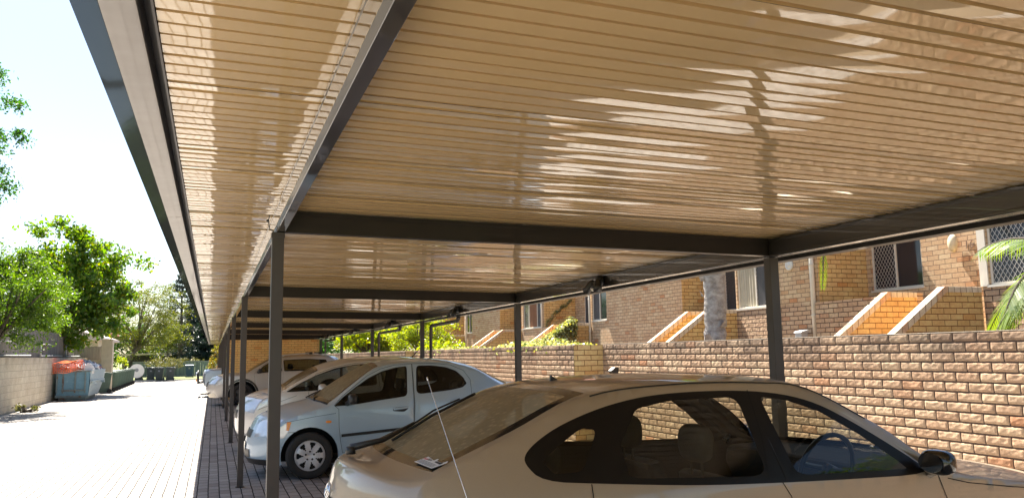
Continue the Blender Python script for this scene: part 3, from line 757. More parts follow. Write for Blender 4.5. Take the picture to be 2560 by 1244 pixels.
        for i in range(n - 1):
            tg = s.tags[i // s.N]; ip = i % s.N
            for a, b in zip(tops, tops[1:]):
                mid = (a + b) / 2; u0, u1 = i / s.N, (i + 1) / s.N
                q = [s.top(u0, a), s.top(u0, b), s.top(u1, b), s.top(u1, a)]
                if tg.startswith('glass') and abs(mid) < border:
                    fr = frs.setdefault('front' if (abs(s.C[i].x - s.nose) < abs(s.C[i].x - s.tailx)) else 'rear', MB())
                    edge = (abs(mid) > .84) or ('a' in tg[5:] and ip == 0) or ('b' in tg[5:] and ip == s.N - 1)
                    fr.mat(1 if edge else 0); fr.poly(q)
                else:
                    body.mat(1 if tg == 'black' else 0); body.poly(q)
        sides = {}
        for sgn in (-1, 1):
            for t, k in zip(T, cls):
                if k is None: continue
                tri = [s.side(V2[i].x, V2[i].y, 0, sgn) for i in t]
                if sgn > 0: tri.reverse()
                if k == 'body': body.mat(0); body.poly(tri)
                elif k[0] == 'black' and k[1] == 'body': body.mat(1); body.poly(tri)
                else:
                    dk = k if k[0] == 'door' else (k[1] if k[0] == 'black' else k)
                    mm = sides.setdefault((dk, sgn), MB()); mm.mat(1 if k[0] == 'black' else 0); mm.poly(tri)
        # floor pan and liners
        bo = body.build('body', [s.paint, 'window_black'], s.root, weld=.0006, smooth=True); s.fix(bo)
        for wk, fr in frs.items(): fr.build('windscreen' if wk == 'front' else 'rear_window', [(s.wsglass if (wk == 'rear' or s.wsboth) else 'car_glass') if hasattr(s, 'wsglass') else glass_mat, 'black_gloss'], s.root, weld=.0006, smooth=True, recalc=False)
        doorobj = {}
        for (k, sgn), mm in sides.items():
            if k[0] == 'door': doorobj[(k[1], sgn)] = mm.build('door', [s.paint, 'window_black'], s.root, weld=.0006, smooth=True, recalc=False)
        for (k, sgn), mm in sides.items():
            if k[0] == 'pane':
                q = panes[k[1]]; cx = sum(a for a, b in q) / len(q); cz = sum(b for a, b in q) / len(q)
                par = s.root
                for di, dq in enumerate(doors):
                    if pip(cx, cz, dq): par = doorobj.get((di, sgn), s.root)
                mm.build('window', glass_mat, par, weld=.0006, smooth=True, recalc=False)
        # seams
        for sg in (-1, 1):
            for q in (gaps if gaps is not None else [list(q) + [q[0]] for q in doors]) + list(seam):
                sm = MB(); s.ribbon(sm, q, .0045, (sg,)); sm.build('panel_gap', 'dark_gap', s.root, recalc=False)
        # underbody
        m = MB(); xa, xb = min(e[0] for e in outline) + .25, max(e[0] for e in outline) - .25
        m.box(xa, xb, s.yc - s.hw * .80, s.yc + s.hw * .80, s.sill - .02, s.sill + .03)
        for cx in s.wheels:
            for sg in (-1, 1):
                m.box(cx - ar - .02, cx + ar + .02, s.yc + sg * s.hw * .5 - .02, s.yc + sg * s.hw * .5 + .02, s.sill, s.wr + ar * .95)
                pr = s.arch(cx, ar + .004, s.sill)
                for (a, b) in zip(pr, pr[1:]):
                    y0, y1 = s.yc + sg * s.hw * .5, s.yc + sg * (s.w(a[0], a[1]) - .004)
                    m.poly([(a[0], y0, a[1]), (b[0], y0, b[1]), (b[0], y1, b[1]), (a[0], y1, a[1])])
        m.build('underbody', 'black_rubber', s.root, recalc=False)
        s.doorobj = doorobj; s.xb = (xa, xb)
    def fix(s, o): pass
    def ribbon(s, m, path, w_, sides=(-1, 1), off=.0016):
        for sgn in sides:
            pts = []
            for a, b in zip(path, path[1:]):
                n = max(1, int((Vector(b) - Vector(a)).length / .05))
                for k in range(n): pts.append((a[0] + (b[0] - a[0]) * k / n, a[1] + (b[1] - a[1]) * k / n))
            pts.append(path[-1])
            for a, b in zip(pts, pts[1:]):
                d = Vector((b[0] - a[0], b[1] - a[1]))
                if d.length < 1e-6: continue
                nn = Vector((-d.y, d.x)).normalized() * w_ / 2
                m.poly([s.side(a[0] - nn.x, a[1] - nn.y, off, sgn), s.side(a[0] + nn.x, a[1] + nn.y, off, sgn), s.side(b[0] + nn.x, b[1] + nn.y, off, sgn), s.side(b[0] - nn.x, b[1] - nn.y, off, sgn)])
    def side_patch(s, name, poly, mat, off=.004, sides=(-1, 1), parent=None, thick=0):
        for sgn in sides:
            m = MB(); cx = sum(a for a, b in poly) / len(poly); cz = sum(b for a, b in poly) / len(poly)
            K = 4
            for i in range(len(poly)):
                a, b = poly[i], poly[(i + 1) % len(poly)]
                for k in range(K):
                    f0, f1 = k / K, (k + 1) / K
                    q = [(cx + (a[0] - cx) * f0, cz + (a[1] - cz) * f0), (cx + (b[0] - cx) * f0, cz + (b[1] - cz) * f0), (cx + (b[0] - cx) * f1, cz + (b[1] - cz) * f1), (cx + (a[0] - cx) * f1, cz + (a[1] - cz) * f1)]
                    if k == 0: q = [q[0], q[2], q[3]]
                    o = off * (1 if not thick else 1)
                    m.poly([s.side(x, z, o + (thick * (1 - ((f1 if j >= len(q) - 2 else f0)) ** 2)), sgn) for j, (x, z) in enumerate(q)])
                if off > .006:
                    m.poly([s.side(*a, 0, sgn), s.side(*b, 0, sgn), s.side(*b, off, sgn), s.side(*a, off, sgn)])
            m.build(name, mat, parent or s.root, smooth=False, recalc=False)
    def top_patch(s, name, q4, mat, off=.004, nu=8, nt=8, parent=None, both=False):
        """q4: four (u,t) corners in order"""
        for sg in ((1, -1) if both else (1,)):
            m = MB(); G = {}
            for i in range(nu + 1):
                for j in range(nt + 1):
                    a, b = i / nu, j / nt
                    u = (q4[0][0] * (1 - a) + q4[1][0] * a) * (1 - b) + (q4[3][0] * (1 - a) + q4[2][0] * a) * b
                    t = (q4[0][1] * (1 - a) + q4[1][1] * a) * (1 - b) + (q4[3][1] * (1 - a) + q4[2][1] * a) * b
                    G[i, j] = len(m.v); m.v.append(s.top(u, t * sg, off))
            for i in range(nu):
                for j in range(nt): m.face([G[i, j], G[i + 1, j], G[i + 1, j + 1], G[i, j + 1]])
            m.build(name, mat, parent or s.root, smooth=True, recalc=False)
    def wheel(s, cx, sgn, spokes=7, cap='hubcap', rimr=None):
        yo = s.yc + sgn * (s.hw * (1 - .03)); r = s.wr; rr = rimr or r * .66; wd = .175
        w_ = empty('wheel', (cx, yo, r)); w_.parent = s.root; w_.location = Vector((cx, yo, r)) - Vector(s.root.location)
        o = -sgn
        m = MB(); m.lathe([(o * wd, rr * .9), (o * (wd - .01), r * .93), (o * (wd - .03), r), (o * .03, r), (o * .012, r * .97), (o * .002, r * .88), (o * .0, rr * 1.06), (o * .012, rr * 1.0), (o * .05, rr * .97), (o * wd, rr * .9)], (cx, yo, r), 1, 40)
        m.build('tyre', 'black_rubber', w_, smooth=True)
        m = MB(); m.lathe([(o * .045, .001), (o * .055, rr * .96), (o * wd, rr * .9)], (cx, yo, r), 1, 32); m.build('wheel_well', 'black_rubber', w_)
        m = MB(); n = spokes * 12
        # hubcap: disc with openings between spokes, dished
        rads = [0, .16, .30, .42, .56, .70, .88, .95, 1.0]
        def dep(f): return o * (.028 - .030 * (1 - (f - .55) ** 2 * 2.2) * (1 if f < .95 else .6))
        for a in range(len(rads) - 1):
            for k in range(n):
                ph = (k + .5) / 12 % 1.0
                if (rads[a] == .42 and .40 < ph < .60) or (rads[a] == .56 and .32 < ph < .68) or (rads[a] == .70 and .24 < ph < .76): continue
                pts = []
                for (f, kk) in ((rads[a], k), (rads[a + 1], k), (rads[a + 1], k + 1), (rads[a], k + 1)):
                    an = 2 * math.pi * kk / n; pts.append((cx + rr * f * math.cos(an), yo + dep(f), r + rr * f * math.sin(an)))
                if rads[a] == 0: pts = pts[1:]
                m.poly(pts)
        m.lathe([(o * .03, rr * 1.0), (o * .0, rr * 1.0), (o * -.002, rr * .97)], (cx, yo, r), 1, 40)
        m.build('rim', cap, w_, weld=.0005, smooth=True)
        m = MB()
        for k in range(5):
            an = 2 * math.pi * k / 5 + .3; m.lathe([(o * -.012, .001), (o * -.010, .011), (o * .005, .013)], (cx + rr * .28 * math.cos(an), yo, r + rr * .28 * math.sin(an)), 1, 8)
        m.build('wheel_nuts', 'black_plastic', w_, smooth=True)
    def seats(s, xf, xr, fwd, z=.30, ht=.52, head=.72, lat=.36):
        """two front seats and a rear bench; fwd = +1 nose at +x"""
        m = MB(); xa, xb = s.xb; m.box(xa + .3, xb - .3, s.yc - s.hw * .78, s.yc + s.hw * .78, z - .06, z - .02); m.build('cabin_floor', 'interior', s.root)
        for yo in (-lat, lat):
            y = s.yc + yo
            m = MB(); m.extrude([(xf - fwd * .05, z), (xf + fwd * .45, z), (xf + fwd * .48, z + .16), (xf, z + .14)], 1, y - .24, y + .24)
            m.extrude([(xf, z + .10), (xf + fwd * .10, z + .12), (xf - fwd * .13, z + .12 + ht), (xf - fwd * .22, z + .10 + ht)], 1, y - .23, y + .23)
            m.build('seat', 'seat_cloth', s.root, bevel=.04)
            m = MB(); c = Vector((xf - fwd * .22, y, z + head)); headm(m, c, .055, .125, .095); m.tube([c - Vector((0, .05, .16)), c - Vector((0, .05, .05))], .007, 6); m.tube([c - Vector((0, -.05, .16)), c - Vector((0, -.05, .05))], .007, 6)
            m.build('headrest', 'seat_cloth', s.root, smooth=True)
        m = MB(); m.extrude([(xr, z), (xr + fwd * .45, z), (xr + fwd * .48, z + .15), (xr, z + .14)], 1, s.yc - .58, s.yc + .58)
        m.extrude([(xr, z + .1), (xr + fwd * .12, z + .12), (xr - fwd * .14, z + .10 + ht), (xr - fwd * .24, z + .08 + ht)], 1, s.yc - .58, s.yc + .58); m.build('rear_seat', 'seat_cloth', s.root, bevel=.04)
        for yo in (-.34, .34):
            m = MB(); headm(m, Vector((xr - fwd * .23, s.yc + yo, z + head - .03)), .05, .12, .075); m.build('headrest', 'seat_cloth', s.root, smooth=True)
    def dash(s, x, z, fwd, side=-1):
        m = MB(); m.extrude([(x, z - .02), (x + fwd * .42, z + .0), (x + fwd * .42, z - .3), (x + fwd * .1, z - .35), (x - fwd * .02, z - .12)], 1, s.yc - s.hw * .84, s.yc + s.hw * .84)
        m.build('dashboard', 'interior', s.root, bevel=.03)
        m = MB(); c = Vector((x - fwd * .12, s.yc + side * .36, z - .03)); R_ = .185; ring = []
        nrm = Vector((-fwd * .9, 0, .43)).normalized(); a = Vector((0, 1, 0)); b = nrm.cross(a)
        m.tube([c + (a * math.cos(t_) + b * math.sin(t_)) * R_ for t_ in np.linspace(0, 2 * math.pi, 25)], .014, 6, caps=False)
        m.tube([c - nrm * .02 - a * R_, c - nrm * .03, c - nrm * .02 + a * R_], .016, 6); m.tube([c, c - nrm * .2], .03, 6)
        m.build('steering_wheel', 'black_plastic', s.root, smooth=True)
    def mirror(s, x, z, fwd, mat, both=True, size=1.0):
        for sgn in ((-1, 1) if both else (-1,)):
            y = s.yc + sgn * (s.w(x, z) + .13 * size); m = MB()
            c = Vector((x, y, z + .03)); headm(m, c, .062 * size, .11 * size, .075 * size); m.tube([s.side(x + fwd * .05, z - .03, -.02, sgn), (x + fwd * .01, y, z + .01)], [.035, .03], 8)
            mo = m.build('wing_mirror', mat, s.root, smooth=True)
            m = MB(); m.v = []; k = 16
            for i in range(k):
                a = 2 * math.pi * i / k; m.v.append((c.x - fwd * .064 * size, c.y + .09 * size * math.cos(a), c.z + .058 * size * math.sin(a)))
            m.face(range(k)); m.build('mirror_glass', 'chrome', mo, recalc=False)
def headm(m, c, rx, ry, rz, n=14, k=9, e=.7):
    """rounded-box-like ellipsoid"""
    b = len(m.v); sp = lambda v: math.copysign(abs(v) ** e, v)
    for i in range(k + 1):
        ph = -math.pi / 2 + math.pi * i / k
        for j in range(n):
            th = 2 * math.pi * j / n; m.v.append((c.x + rx * sp(math.cos(ph)) * sp(math.cos(th)), c.y + ry * sp(math.cos(ph)) * sp(math.sin(th)), c.z + rz * sp(math.sin(ph))))
    for i in range(k):
        for j in range(n):
            j2 = (j + 1) % n; m.face([b + i * n + j, b + i * n + j2, b + (i + 1) * n + j2, b + (i + 1) * n + j])

# --- champagne hatch, nose towards the wall
C = [(.55, .24), (.47, .42), (.47, .60), (.50, .72), (.53, .86), (.595, 1.005), (.78, 1.03), (1.17, 1.208), (1.56, 1.340), (2.05, 1.378), (2.5, 1.374), (2.86, 1.335), (3.30, 1.14), (3.74, .905), (4.40, .805), (4.82, .685), (4.97, .52), (4.95, .24)]
E_ = [(.86, .24), (.80, .42), (.79, .58), (.80, .70), (.80, .82), (.78, .93), (.87, 1.022), (1.22, 1.165), (1.58, 1.312), (2.02, 1.352), (2.48, 1.348), (2.76, 1.312), (3.10, 1.125), (3.48, .885), (4.20, .775), (4.58, .665), (4.70, .50), (4.68, .24)]
tags = ['body'] * 6 + ['glassa', 'glassb'] + ['body'] * 3 + ['glassa', 'glassb'] + ['body'] * 4
hy = Car('hatchback_car', 'champagne hatchback with dusty rear window and dark side windows, nearest in the carport', 3.97, .86, .62, C, E_, tags, .90, 1.36, .20, (1.50, 4.08), .30, paint='champagne_paint', nose0=False)
hy.wsglass = 'dusty_glass'; hy.wsboth = False
dlo = [(1.225, 1.045), (1.235, 1.085), (1.30, 1.135), (1.42, 1.195), (1.62, 1.258), (1.84, 1.298), (2.08, 1.312), (2.38, 1.310), (2.61, 1.287), (2.79, 1.238), (2.94, 1.155), (3.09, 1.058), (3.24, .955), (3.33, .885), (2.80, .893), (2.43, .902), (2.0, .918), (1.53, .955), (1.29, .975)]
pq = rounded([(1.30, 1.055), (1.50, 1.175), (1.575, 1.165), (1.475, 1.005), (1.345, 1.0)])
pr_ = rounded([(1.67, 1.10), (1.79, 1.245), (1.98, 1.275), (2.34, 1.28), (2.37, .935), (1.68, .965)], sm=.16)
pf = rounded([(2.47, 1.278), (2.62, 1.255), (2.78, 1.20), (2.96, 1.09), (3.14, .955), (3.18, .918), (2.53, .928)], sm=.12)
d_r = [(1.50, .952), (1.62, 1.02), (1.70, 1.15), (1.80, 1.295), (2.08, 1.325), (2.41, 1.325), (2.43, 1.1), (2.475, .84), (2.50, .30), (1.93, .30), (1.84, .50), (1.60, .64), (1.50, .80)]
d_f = [(2.42, 1.325), (2.64, 1.305), (2.81, 1.25), (3.10, 1.075), (3.36, .88), (3.42, .7), (3.44, .30), (2.51, .30), (2.485, .84), (2.44, 1.1)]
hy.build([chaikin(dlo)], [pq, pr_, pf], [d_r, d_f], 'car_glass', gaps=[[(1.50, .955), (1.495, .80), (1.60, .64), (1.84, .50), (1.93, .30)], [(2.44, .905), (2.48, .84), (2.505, .30)], [(3.36, .885), (3.42, .7), (3.44, .30)], [(2.37, .92), (2.405, 1.1), (2.415, 1.31)]], seam=[[(3.42, .86), (3.55, .83), (3.85, .79), (4.15, .755)]], border=.93)
for cx in (1.50, 4.08):
    for sg in (-1, 1): hy.wheel(cx, sg)
hy.seats(2.52, 1.72, 1, .30, .48, .74); hy.dash(3.22, .90, 1); hy.mirror(3.27, .925, 1, 'black_gloss', size=.80)
for sg in (-1, 1):
    m = MB(); hy.ribbon(m, [(e.x, e.y - .006) for e in hy.E[8 * 6:12 * 6]], .006, (sg,)); m.build('drip_rail', 'black_rubber', hy.root, recalc=False)
hy.top_patch('boot_gap', [(3.93, -.96), (3.97, -.96), (3.97, .96), (3.93, .96)], 'dark_gap', .002, 1, 24)
hy.side_patch('tail_light', [(.80, .66), (.98, .70), (1.0, .80), (.90, .87), (.79, .86)], 'red_lens', .004)
hy.top_patch('tail_light', [(2.9, .62), (4.3, .62), (4.45, .99), (2.8, .99)], 'red_lens', .005, both=True)
m = MB()   # rear badge: oval ring with slanted H
cc = hy.top(4.1, -.02, .010); nn = 20
pb = Vector(hy.top(4.1, 0, .012)); ub = (Vector(hy.top(4.25, 0, .012)) - Vector(hy.top(4.0, 0, .012))).normalized(); yb = Vector((0, -1, 0))
P = lambda a, b: pb + yb * a + ub * b
m.tube([P(.062 * math.cos(t_), .034 * math.sin(t_)) for t_ in np.linspace(0, 2 * math.pi, 25)], .004, 6, caps=False)
m.tube([P(-.030, -.026), P(-.018, .028)], .005, 6); m.tube([P(.018, -.028), P(.030, .026)], .005, 6); m.tube([P(-.026, -.002), P(.0, .004), P(.026, .0)], .0045, 6)
m.build('badge', 'chrome', hy.root, smooth=True)
def text_mesh(body, size, ext=.001):
    cu = bpy.data.curves.new('t', 'FONT'); cu.body = body; cu.size = size; cu.extrude = ext; cu.align_x = 'CENTER'; cu.align_y = 'CENTER'
    o = bpy.data.objects.new('t', cu); COL.objects.link(o); bpy.context.view_layer.update()
    me = bpy.data.meshes.new_from_object(o.evaluated_get(bpy.context.evaluated_depsgraph_get())); bpy.data.objects.remove(o)
    return [tuple(v.co) for v in me.vertices], [tuple(p.vertices) for p in me.polygons]
tv, tf = text_mesh('HYUNDAI', .05)
m = MB(); m.v = [tuple(hy.top(3.55 + y / .14, -(x + .30) / .80, .006 + z)) for x, y, z in tv]; m.f = list(tf); m.mi = [0] * len(tf); m.build('badge', 'chrome', hy.root, recalc=False)
# rear wiper assembly
a = Vector(hy.top(5.55, .02, .015)); b_ = Vector(hy.top(6.3, .10, .03)); c_ = Vector(hy.top(7.35, .40, .016))
a = Vector(hy.top(5.35, .16, .01)); b_ = Vector(hy.top(6.15, .22, .035)); c_ = Vector(hy.top(7.35, .50, .028))
m = MB(); m.tube([a, a + Vector((0, 0, .035))], [.026, .022], 10); m.tube([a + Vector((0, 0, .03)), b_, b_.lerp(c_, .35)], [.018, .013, .008], 8)
wp = m.build('rear_wiper', 'black_plastic', hy.root, smooth=True)
m = MB(); m.tube([Vector(hy.top(6.25, .24, .010)), Vector(hy.top(6.8, .37, .012)), Vector(hy.top(7.5, .55, .010))], .0075, 6)
m.tube([Vector(hy.top(6.45, .29, .022)), Vector(hy.top(6.85, .38, .032)), Vector(hy.top(7.25, .48, .022))], .005, 6); m.build('wiper_blade', 'black_rubber', wp, smooth=True)
# washer nozzle on roof, whip aerial, sticker
m = MB(); p0 = hy.top(8.25, 0, 0); m.extrude([(p0[0] - .015, p0[2] - .004), (p0[0] + .03, p0[2] + .0), (p0[0] - .012, p0[2] + .028)], 1, hy.yc - .008, hy.yc + .008); m.build('washer_nozzle', 'black_plastic', hy.root)
m = MB(); m.tube([(.95, 3.015, .84), (.925, 3.04, .95), (.832, 3.30, 1.405)], [.0035, .0024, .0013], 6); m.tube([(.834, 3.294, 1.395), (.832, 3.30, 1.408)], .003, 6)
m.tube([(.955, 3.06, .80), (.95, 3.015, .845)], .008, 8); m.build('aerial', 'chrome', hy.root, smooth=True)
# "Auto Bahn" sticker in the lower corner of the rear window
def on_glass(u, t, off): return Vector(hy.top(u, t, off))
u0, t0 = 6.16, -.80
og = on_glass(u0, t0, .004); ex = (on_glass(u0, t0 - .08, .004) - on_glass(u0, t0 + .06, .004)).normalized(); ey = (on_glass(u0 + .3, t0, .004) - on_glass(u0, t0, .004)).normalized()
nz = ex.cross(ey); nz = nz if nz.z > 0 else -nz
G = lambda x, y, z=0: tuple(og + ex * x + ey * y + nz * z)
st = MB(); sh = [(-.115, -.025), (.075, -.035), (.095, .0), (.105, .022), (.088, .036), (.076, .014), (.02, .018), (.012, .032), (-.0, .03), (-.004, .016), (-.085, .03)]
st.poly([G(x, y, .002) for x, y in sh]); sto = st.build('sticker', 'off_white', hy.root, recalc=False)
plain('ink_red', (.55, .03, .04), .6); plain('ink_black', (.02, .02, .02), .6)
for txt, dx, mt in (('Auto', -.068, 'ink_red'), ('Bahn', -.030, 'ink_black')):
    tv, tf = text_mesh(txt, .020, .0002); m = MB(); m.v = [G(x * .95 + dx + y * .25, y + .012, .0035 + z) for x, y, z in tv]; m.f = list(tf); m.mi = [0] * len(tf); m.build('lettering', mt, sto, recalc=False)
m = MB()
for k in range(4): m.poly([G(-.105, -.018 + k * .006, .003), G(.07, -.028 + k * .006, .003), G(.07, -.026 + k * .006, .003), G(-.105, -.016 + k * .006, .003)])
m.poly([G(.02, .006, .003), G(.08, .0, .003), G(.088, .012, .003), G(.02, .014, .003)]); m.build('stripes', 'ink_black', sto, recalc=False)
# cabin mirror
m = MB(); headm(m, Vector((2.90, 3.97, 1.235)), .025, .12, .035); m.tube([(2.93, 3.97, 1.26), (2.97, 3.97, 1.29)], .01, 6); m.build('cabin_mirror', 'black_plastic', hy.root, smooth=True)
for dobj, (hx, hz) in (((0, -1), (1.62, .80)), ((1, -1), (2.60, .78))):
    m = MB(); m.tube([hy.side(hx - .09, hz, .012), hy.side(hx, hz, .03), hy.side(hx + .09, hz, .012)], .014, 8); m.build('handle', 'champagne_paint', hy.doorobj[dobj], smooth=True)

# --- light blue sedan, nose towards the driveway
C = [(.47, .17), (.42, .27), (.425, .44), (.48, .60), (.60, .755), (.92, .875), (1.24, .955), (1.66, 1.21), (2.05, 1.405), (2.4, 1.452), (2.8, 1.455), (3.15, 1.415), (3.46, 1.33), (3.92, 1.12), (4.22, 1.085), (4.48, 1.03), (4.57, .8), (4.56, .5), (4.5, .22)]
E_ = [(.80, .17), (.74, .27), (.72, .43), (.76, .58), (.86, .71), (1.12, .81), (1.42, .90), (1.70, 1.115), (2.04, 1.345), (2.4, 1.402), (2.8, 1.405), (3.12, 1.365), (3.40, 1.28), (3.76, 1.05), (4.06, .995), (4.28, .94), (4.34, .76), (4.33, .5), (4.28, .22)]
tags = ['body'] * 6 + ['glassa', 'glassb'] + ['body'] * 4 + ['glass'] + ['body'] * 5
ec = Car('sedan_car', 'light blue compact sedan with silver seven-spoke hubcaps and black side rubbing strip', 11.3, .83, .585, C, E_, tags, .89, 1.40, .19, (1.16, 3.52), .285, paint='blue_paint')
ec.wsglass = 'dusty_glass'
wf_ = rounded([(1.44, .872), (1.56, .985), (1.72, 1.10), (1.90, 1.215), (2.08, 1.295), (2.26, 1.34), (2.42, 1.357), (2.39, .972), (2.02, .93), (1.70, .888)], sm=.15)
wr_ = rounded([(2.545, 1.36), (2.77, 1.358), (2.95, 1.333), (3.09, 1.28), (3.18, 1.19), (3.215, 1.11), (3.15, 1.062), (2.99, 1.032), (2.51, .988)], sm=.2)
bl = [wf_, wr_]
def inset(poly, d):
    cx = sum(a for a, b in poly) / len(poly); cz = sum(b for a, b in poly) / len(poly); out = []
    for x, z in poly:
        v = Vector((x - cx, z - cz)); out.append((cx + v.x * (1 - d / v.length), cz + v.y * (1 - d / v.length)))
    return out
df_ = [(1.45, .885), (1.54, .99), (1.71, 1.115), (1.89, 1.245), (2.07, 1.328), (2.25, 1.372), (2.485, 1.385), (2.475, 1.0), (2.465, .64), (2.45, .30), (1.56, .30), (1.53, .45), (1.51, .62), (1.505, .84)]
dr_ = [(2.492, 1.385), (2.77, 1.386), (3.02, 1.36), (3.19, 1.285), (3.27, 1.16), (3.265, .98), (3.25, .72), (3.18, .58), (3.12, .40), (3.12, .30), (2.457, .30), (2.473, .64), (2.483, 1.0)]
ec.build(bl, [inset(wf_, .022), inset(wr_, .022)], [df_, dr_], 'tinted_glass', seam=[[(.86, .695), (1.2, .755), (1.47, .79)], [(.84, .57), (.98, .575), (1.0, .565)]])
for cx in (1.16, 3.52):
    for sg in (-1, 1): ec.wheel(cx, sg, 7, rimr=.185)
ec.seats(2.32, 3.10, -1, .30, .50, .78); ec.dash(1.75, .90, -1, 1); ec.mirror(1.66, .93, -1, 'black_plastic', size=.9)
ec.side_patch('rubbing_strip', [(1.54, .495), (2.46, .555), (3.10, .59), (3.10, .625), (2.46, .59), (1.54, .53)], 'black_rubber', .012)
ec.side_patch('indicator', rounded([(1.345, .675), (1.345, .705), (1.415, .705), (1.415, .675)], sm=.4), 'amber', .010, thick=.004)
ec.side_patch('handle_recess', rounded([(2.19, .79), (2.20, .83), (2.38, .845), (2.40, .82), (2.34, .775)], sm=.3), 'black_plastic', .002)
for sg in (-1, 1):
    m = MB(); m.tube([ec.side(2.20, .812, .010, sg), ec.side(2.29, .822, .026, sg), ec.side(2.39, .832, .010, sg)], .015, 8); m.build('handle', 'blue_paint', ec.doorobj[(0, sg)], smooth=True)
    m = MB(); m.tube([ec.side(2.96, .88, .010, sg), ec.side(3.05, .892, .026, sg), ec.side(3.14, .90, .010, sg)], .015, 8); m.build('handle', 'blue_paint', ec.doorobj[(1, sg)], smooth=True)
ec.top_patch('headlight', [(2.45, .58), (3.75, .50), (4.1, .97), (2.7, 1.0)], 'headlight', .005, both=True)
ec.side_patch('headlight', [(.725, .48), (.85, .51), (.90, .585), (.87, .69), (.79, .63)], 'headlight', .005); ec.side_patch('indicator', [(.875, .60), (.905, .595), (.935, .70), (.88, .70)], 'amber', .006)
ec.top_patch('grille', [(2.35, -.42), (2.95, -.42), (2.95, .42), (2.35, .42)], 'black_plastic', .004)
ec.top_patch('bumper_skirt', [(-.0, -1), (.75, -1), (.75, 1), (-.0, 1)], 'black_plastic', .005, 5, 26)
ec.top_patch('air_intake', [(.85, -.45), (1.5, -.45), (1.5, .45), (.85, .45)], 'black_plastic', .006)
ec.top_patch('number_plate', [(1.35, -.22), (1.95, -.22), (1.95, .22), (1.35, .22)], 'black_gloss', .012, 2, 3)
m = MB(); 
for k in range(2): m.tube([ec.top(5.9, -.55 + k * .75, .012), ec.top(6.08, -.2 + k * .72, .018), ec.top(6.35, .0 + k * .7, .02)], .010, 6)
m.build('wipers', 'black_plastic', ec.root, smooth=True)
m = MB(); m.tube([ec.top(5.93, -.93, .006), ec.top(5.93, -.5, .008), ec.top(5.93, 0, .008), ec.top(5.93, .5, .008), ec.top(5.93, .93, .006)], .013, 6); m.build('cowl_vent', 'black_plastic', ec.root, smooth=True)
# antenna folded at the a-pillar line
# --- white hatch beyond, one-box profile
C = [(.44, .20), (.37, .34), (.355, .52), (.375, .68), (.50, .86), (.78, .975), (1.06, 1.03), (1.32, 1.195), (1.60, 1.335), (1.95, 1.435), (2.3, 1.475), (2.75, 1.485), (3.2, 1.465), (3.7, 1.38), (4.15, 1.10), (4.35, .9), (4.42, .55), (4.38, .24)]
E_ = [(.72, .20), (.64, .34), (.62, .50), (.63, .64), (.70, .80), (.86, .895), (1.02, .945), (1.32, 1.12), (1.58, 1.255), (1.92, 1.365), (2.25, 1.41), (2.75, 1.425), (3.15, 1.405), (3.6, 1.32), (3.95, 1.07), (4.1, .88), (4.15, .55), (4.12, .24)]
tags = ['body'] * 6 + ['glassa', 'glassb'] + ['body'] * 5 + ['glass'] + ['body'] * 3
wc = Car('small_hatchback', 'white small hatchback with steep windscreen and white mirrors, behind the blue sedan', 14.05, .85, .60, C, E_, tags, .93, 1.42, .20, (1.16, 3.68), .30, paint='white_paint')
q1 = rounded([(1.08, .955), (1.30, 1.085), (1.55, 1.205), (1.85, 1.305), (2.18, 1.362), (2.50, 1.378), (2.52, 1.03), (2.0, .995), (1.5, .965)], sm=.12)
q2 = rounded([(2.58, 1.378), (2.9, 1.38), (3.2, 1.355), (3.5, 1.275), (3.72, 1.13), (3.65, 1.075), (2.60, 1.035)], sm=.18)
d1 = [(1.42, .93), (1.55, 1.225), (1.85, 1.325), (2.18, 1.38), (2.54, 1.395), (2.56, .9), (2.54, .30), (1.55, .30), (1.52, .7)]
wc.build([q1, q2], [inset(q1, .02), inset(q2, .02)], [d1], 'tinted_glass', seam=[[(.68, .70), (.90, .78), (1.25, .90)], [(.63, .50), (.80, .55), (.87, .50)]])
for cx in (1.16, 3.68):
    for sg in (-1, 1): wc.wheel(cx, sg, 5)
wc.seats(2.40, 3.20, -1, .34, .50, .78); wc.dash(1.55, .95, -1, 1); wc.mirror(1.62, .965, -1, 'white_paint', size=1.05)
wc.top_patch('headlight', [(3.1, .50), (4.9, .62), (5.1, .99), (3.0, .99)], 'headlight', .005, both=True)
wc.side_patch('headlight', [(.645, .68), (.80, .77), (1.0, .90), (.86, .885), (.71, .79)], 'headlight', .005)
wc.top_patch('grille', [(2.2, -.4), (3.0, -.4), (3.0, .4), (2.2, .4)], 'black_plastic', .004); wc.top_patch('bumper_skirt', [(0, -.95), (.7, -.95), (.7, .95), (0, .95)], 'black_plastic', .005, 4, 24)
m = MB(); p0 = Vector(wc.top(12.1, 0, 0)); m.tube([p0 + Vector((0, 0, -.01)), p0 + Vector((.05, 0, .03)), p0 + Vector((.20, 0, .20))], [.018, .008, .003], 8); m.build('aerial', 'black_plastic', wc.root, smooth=True)
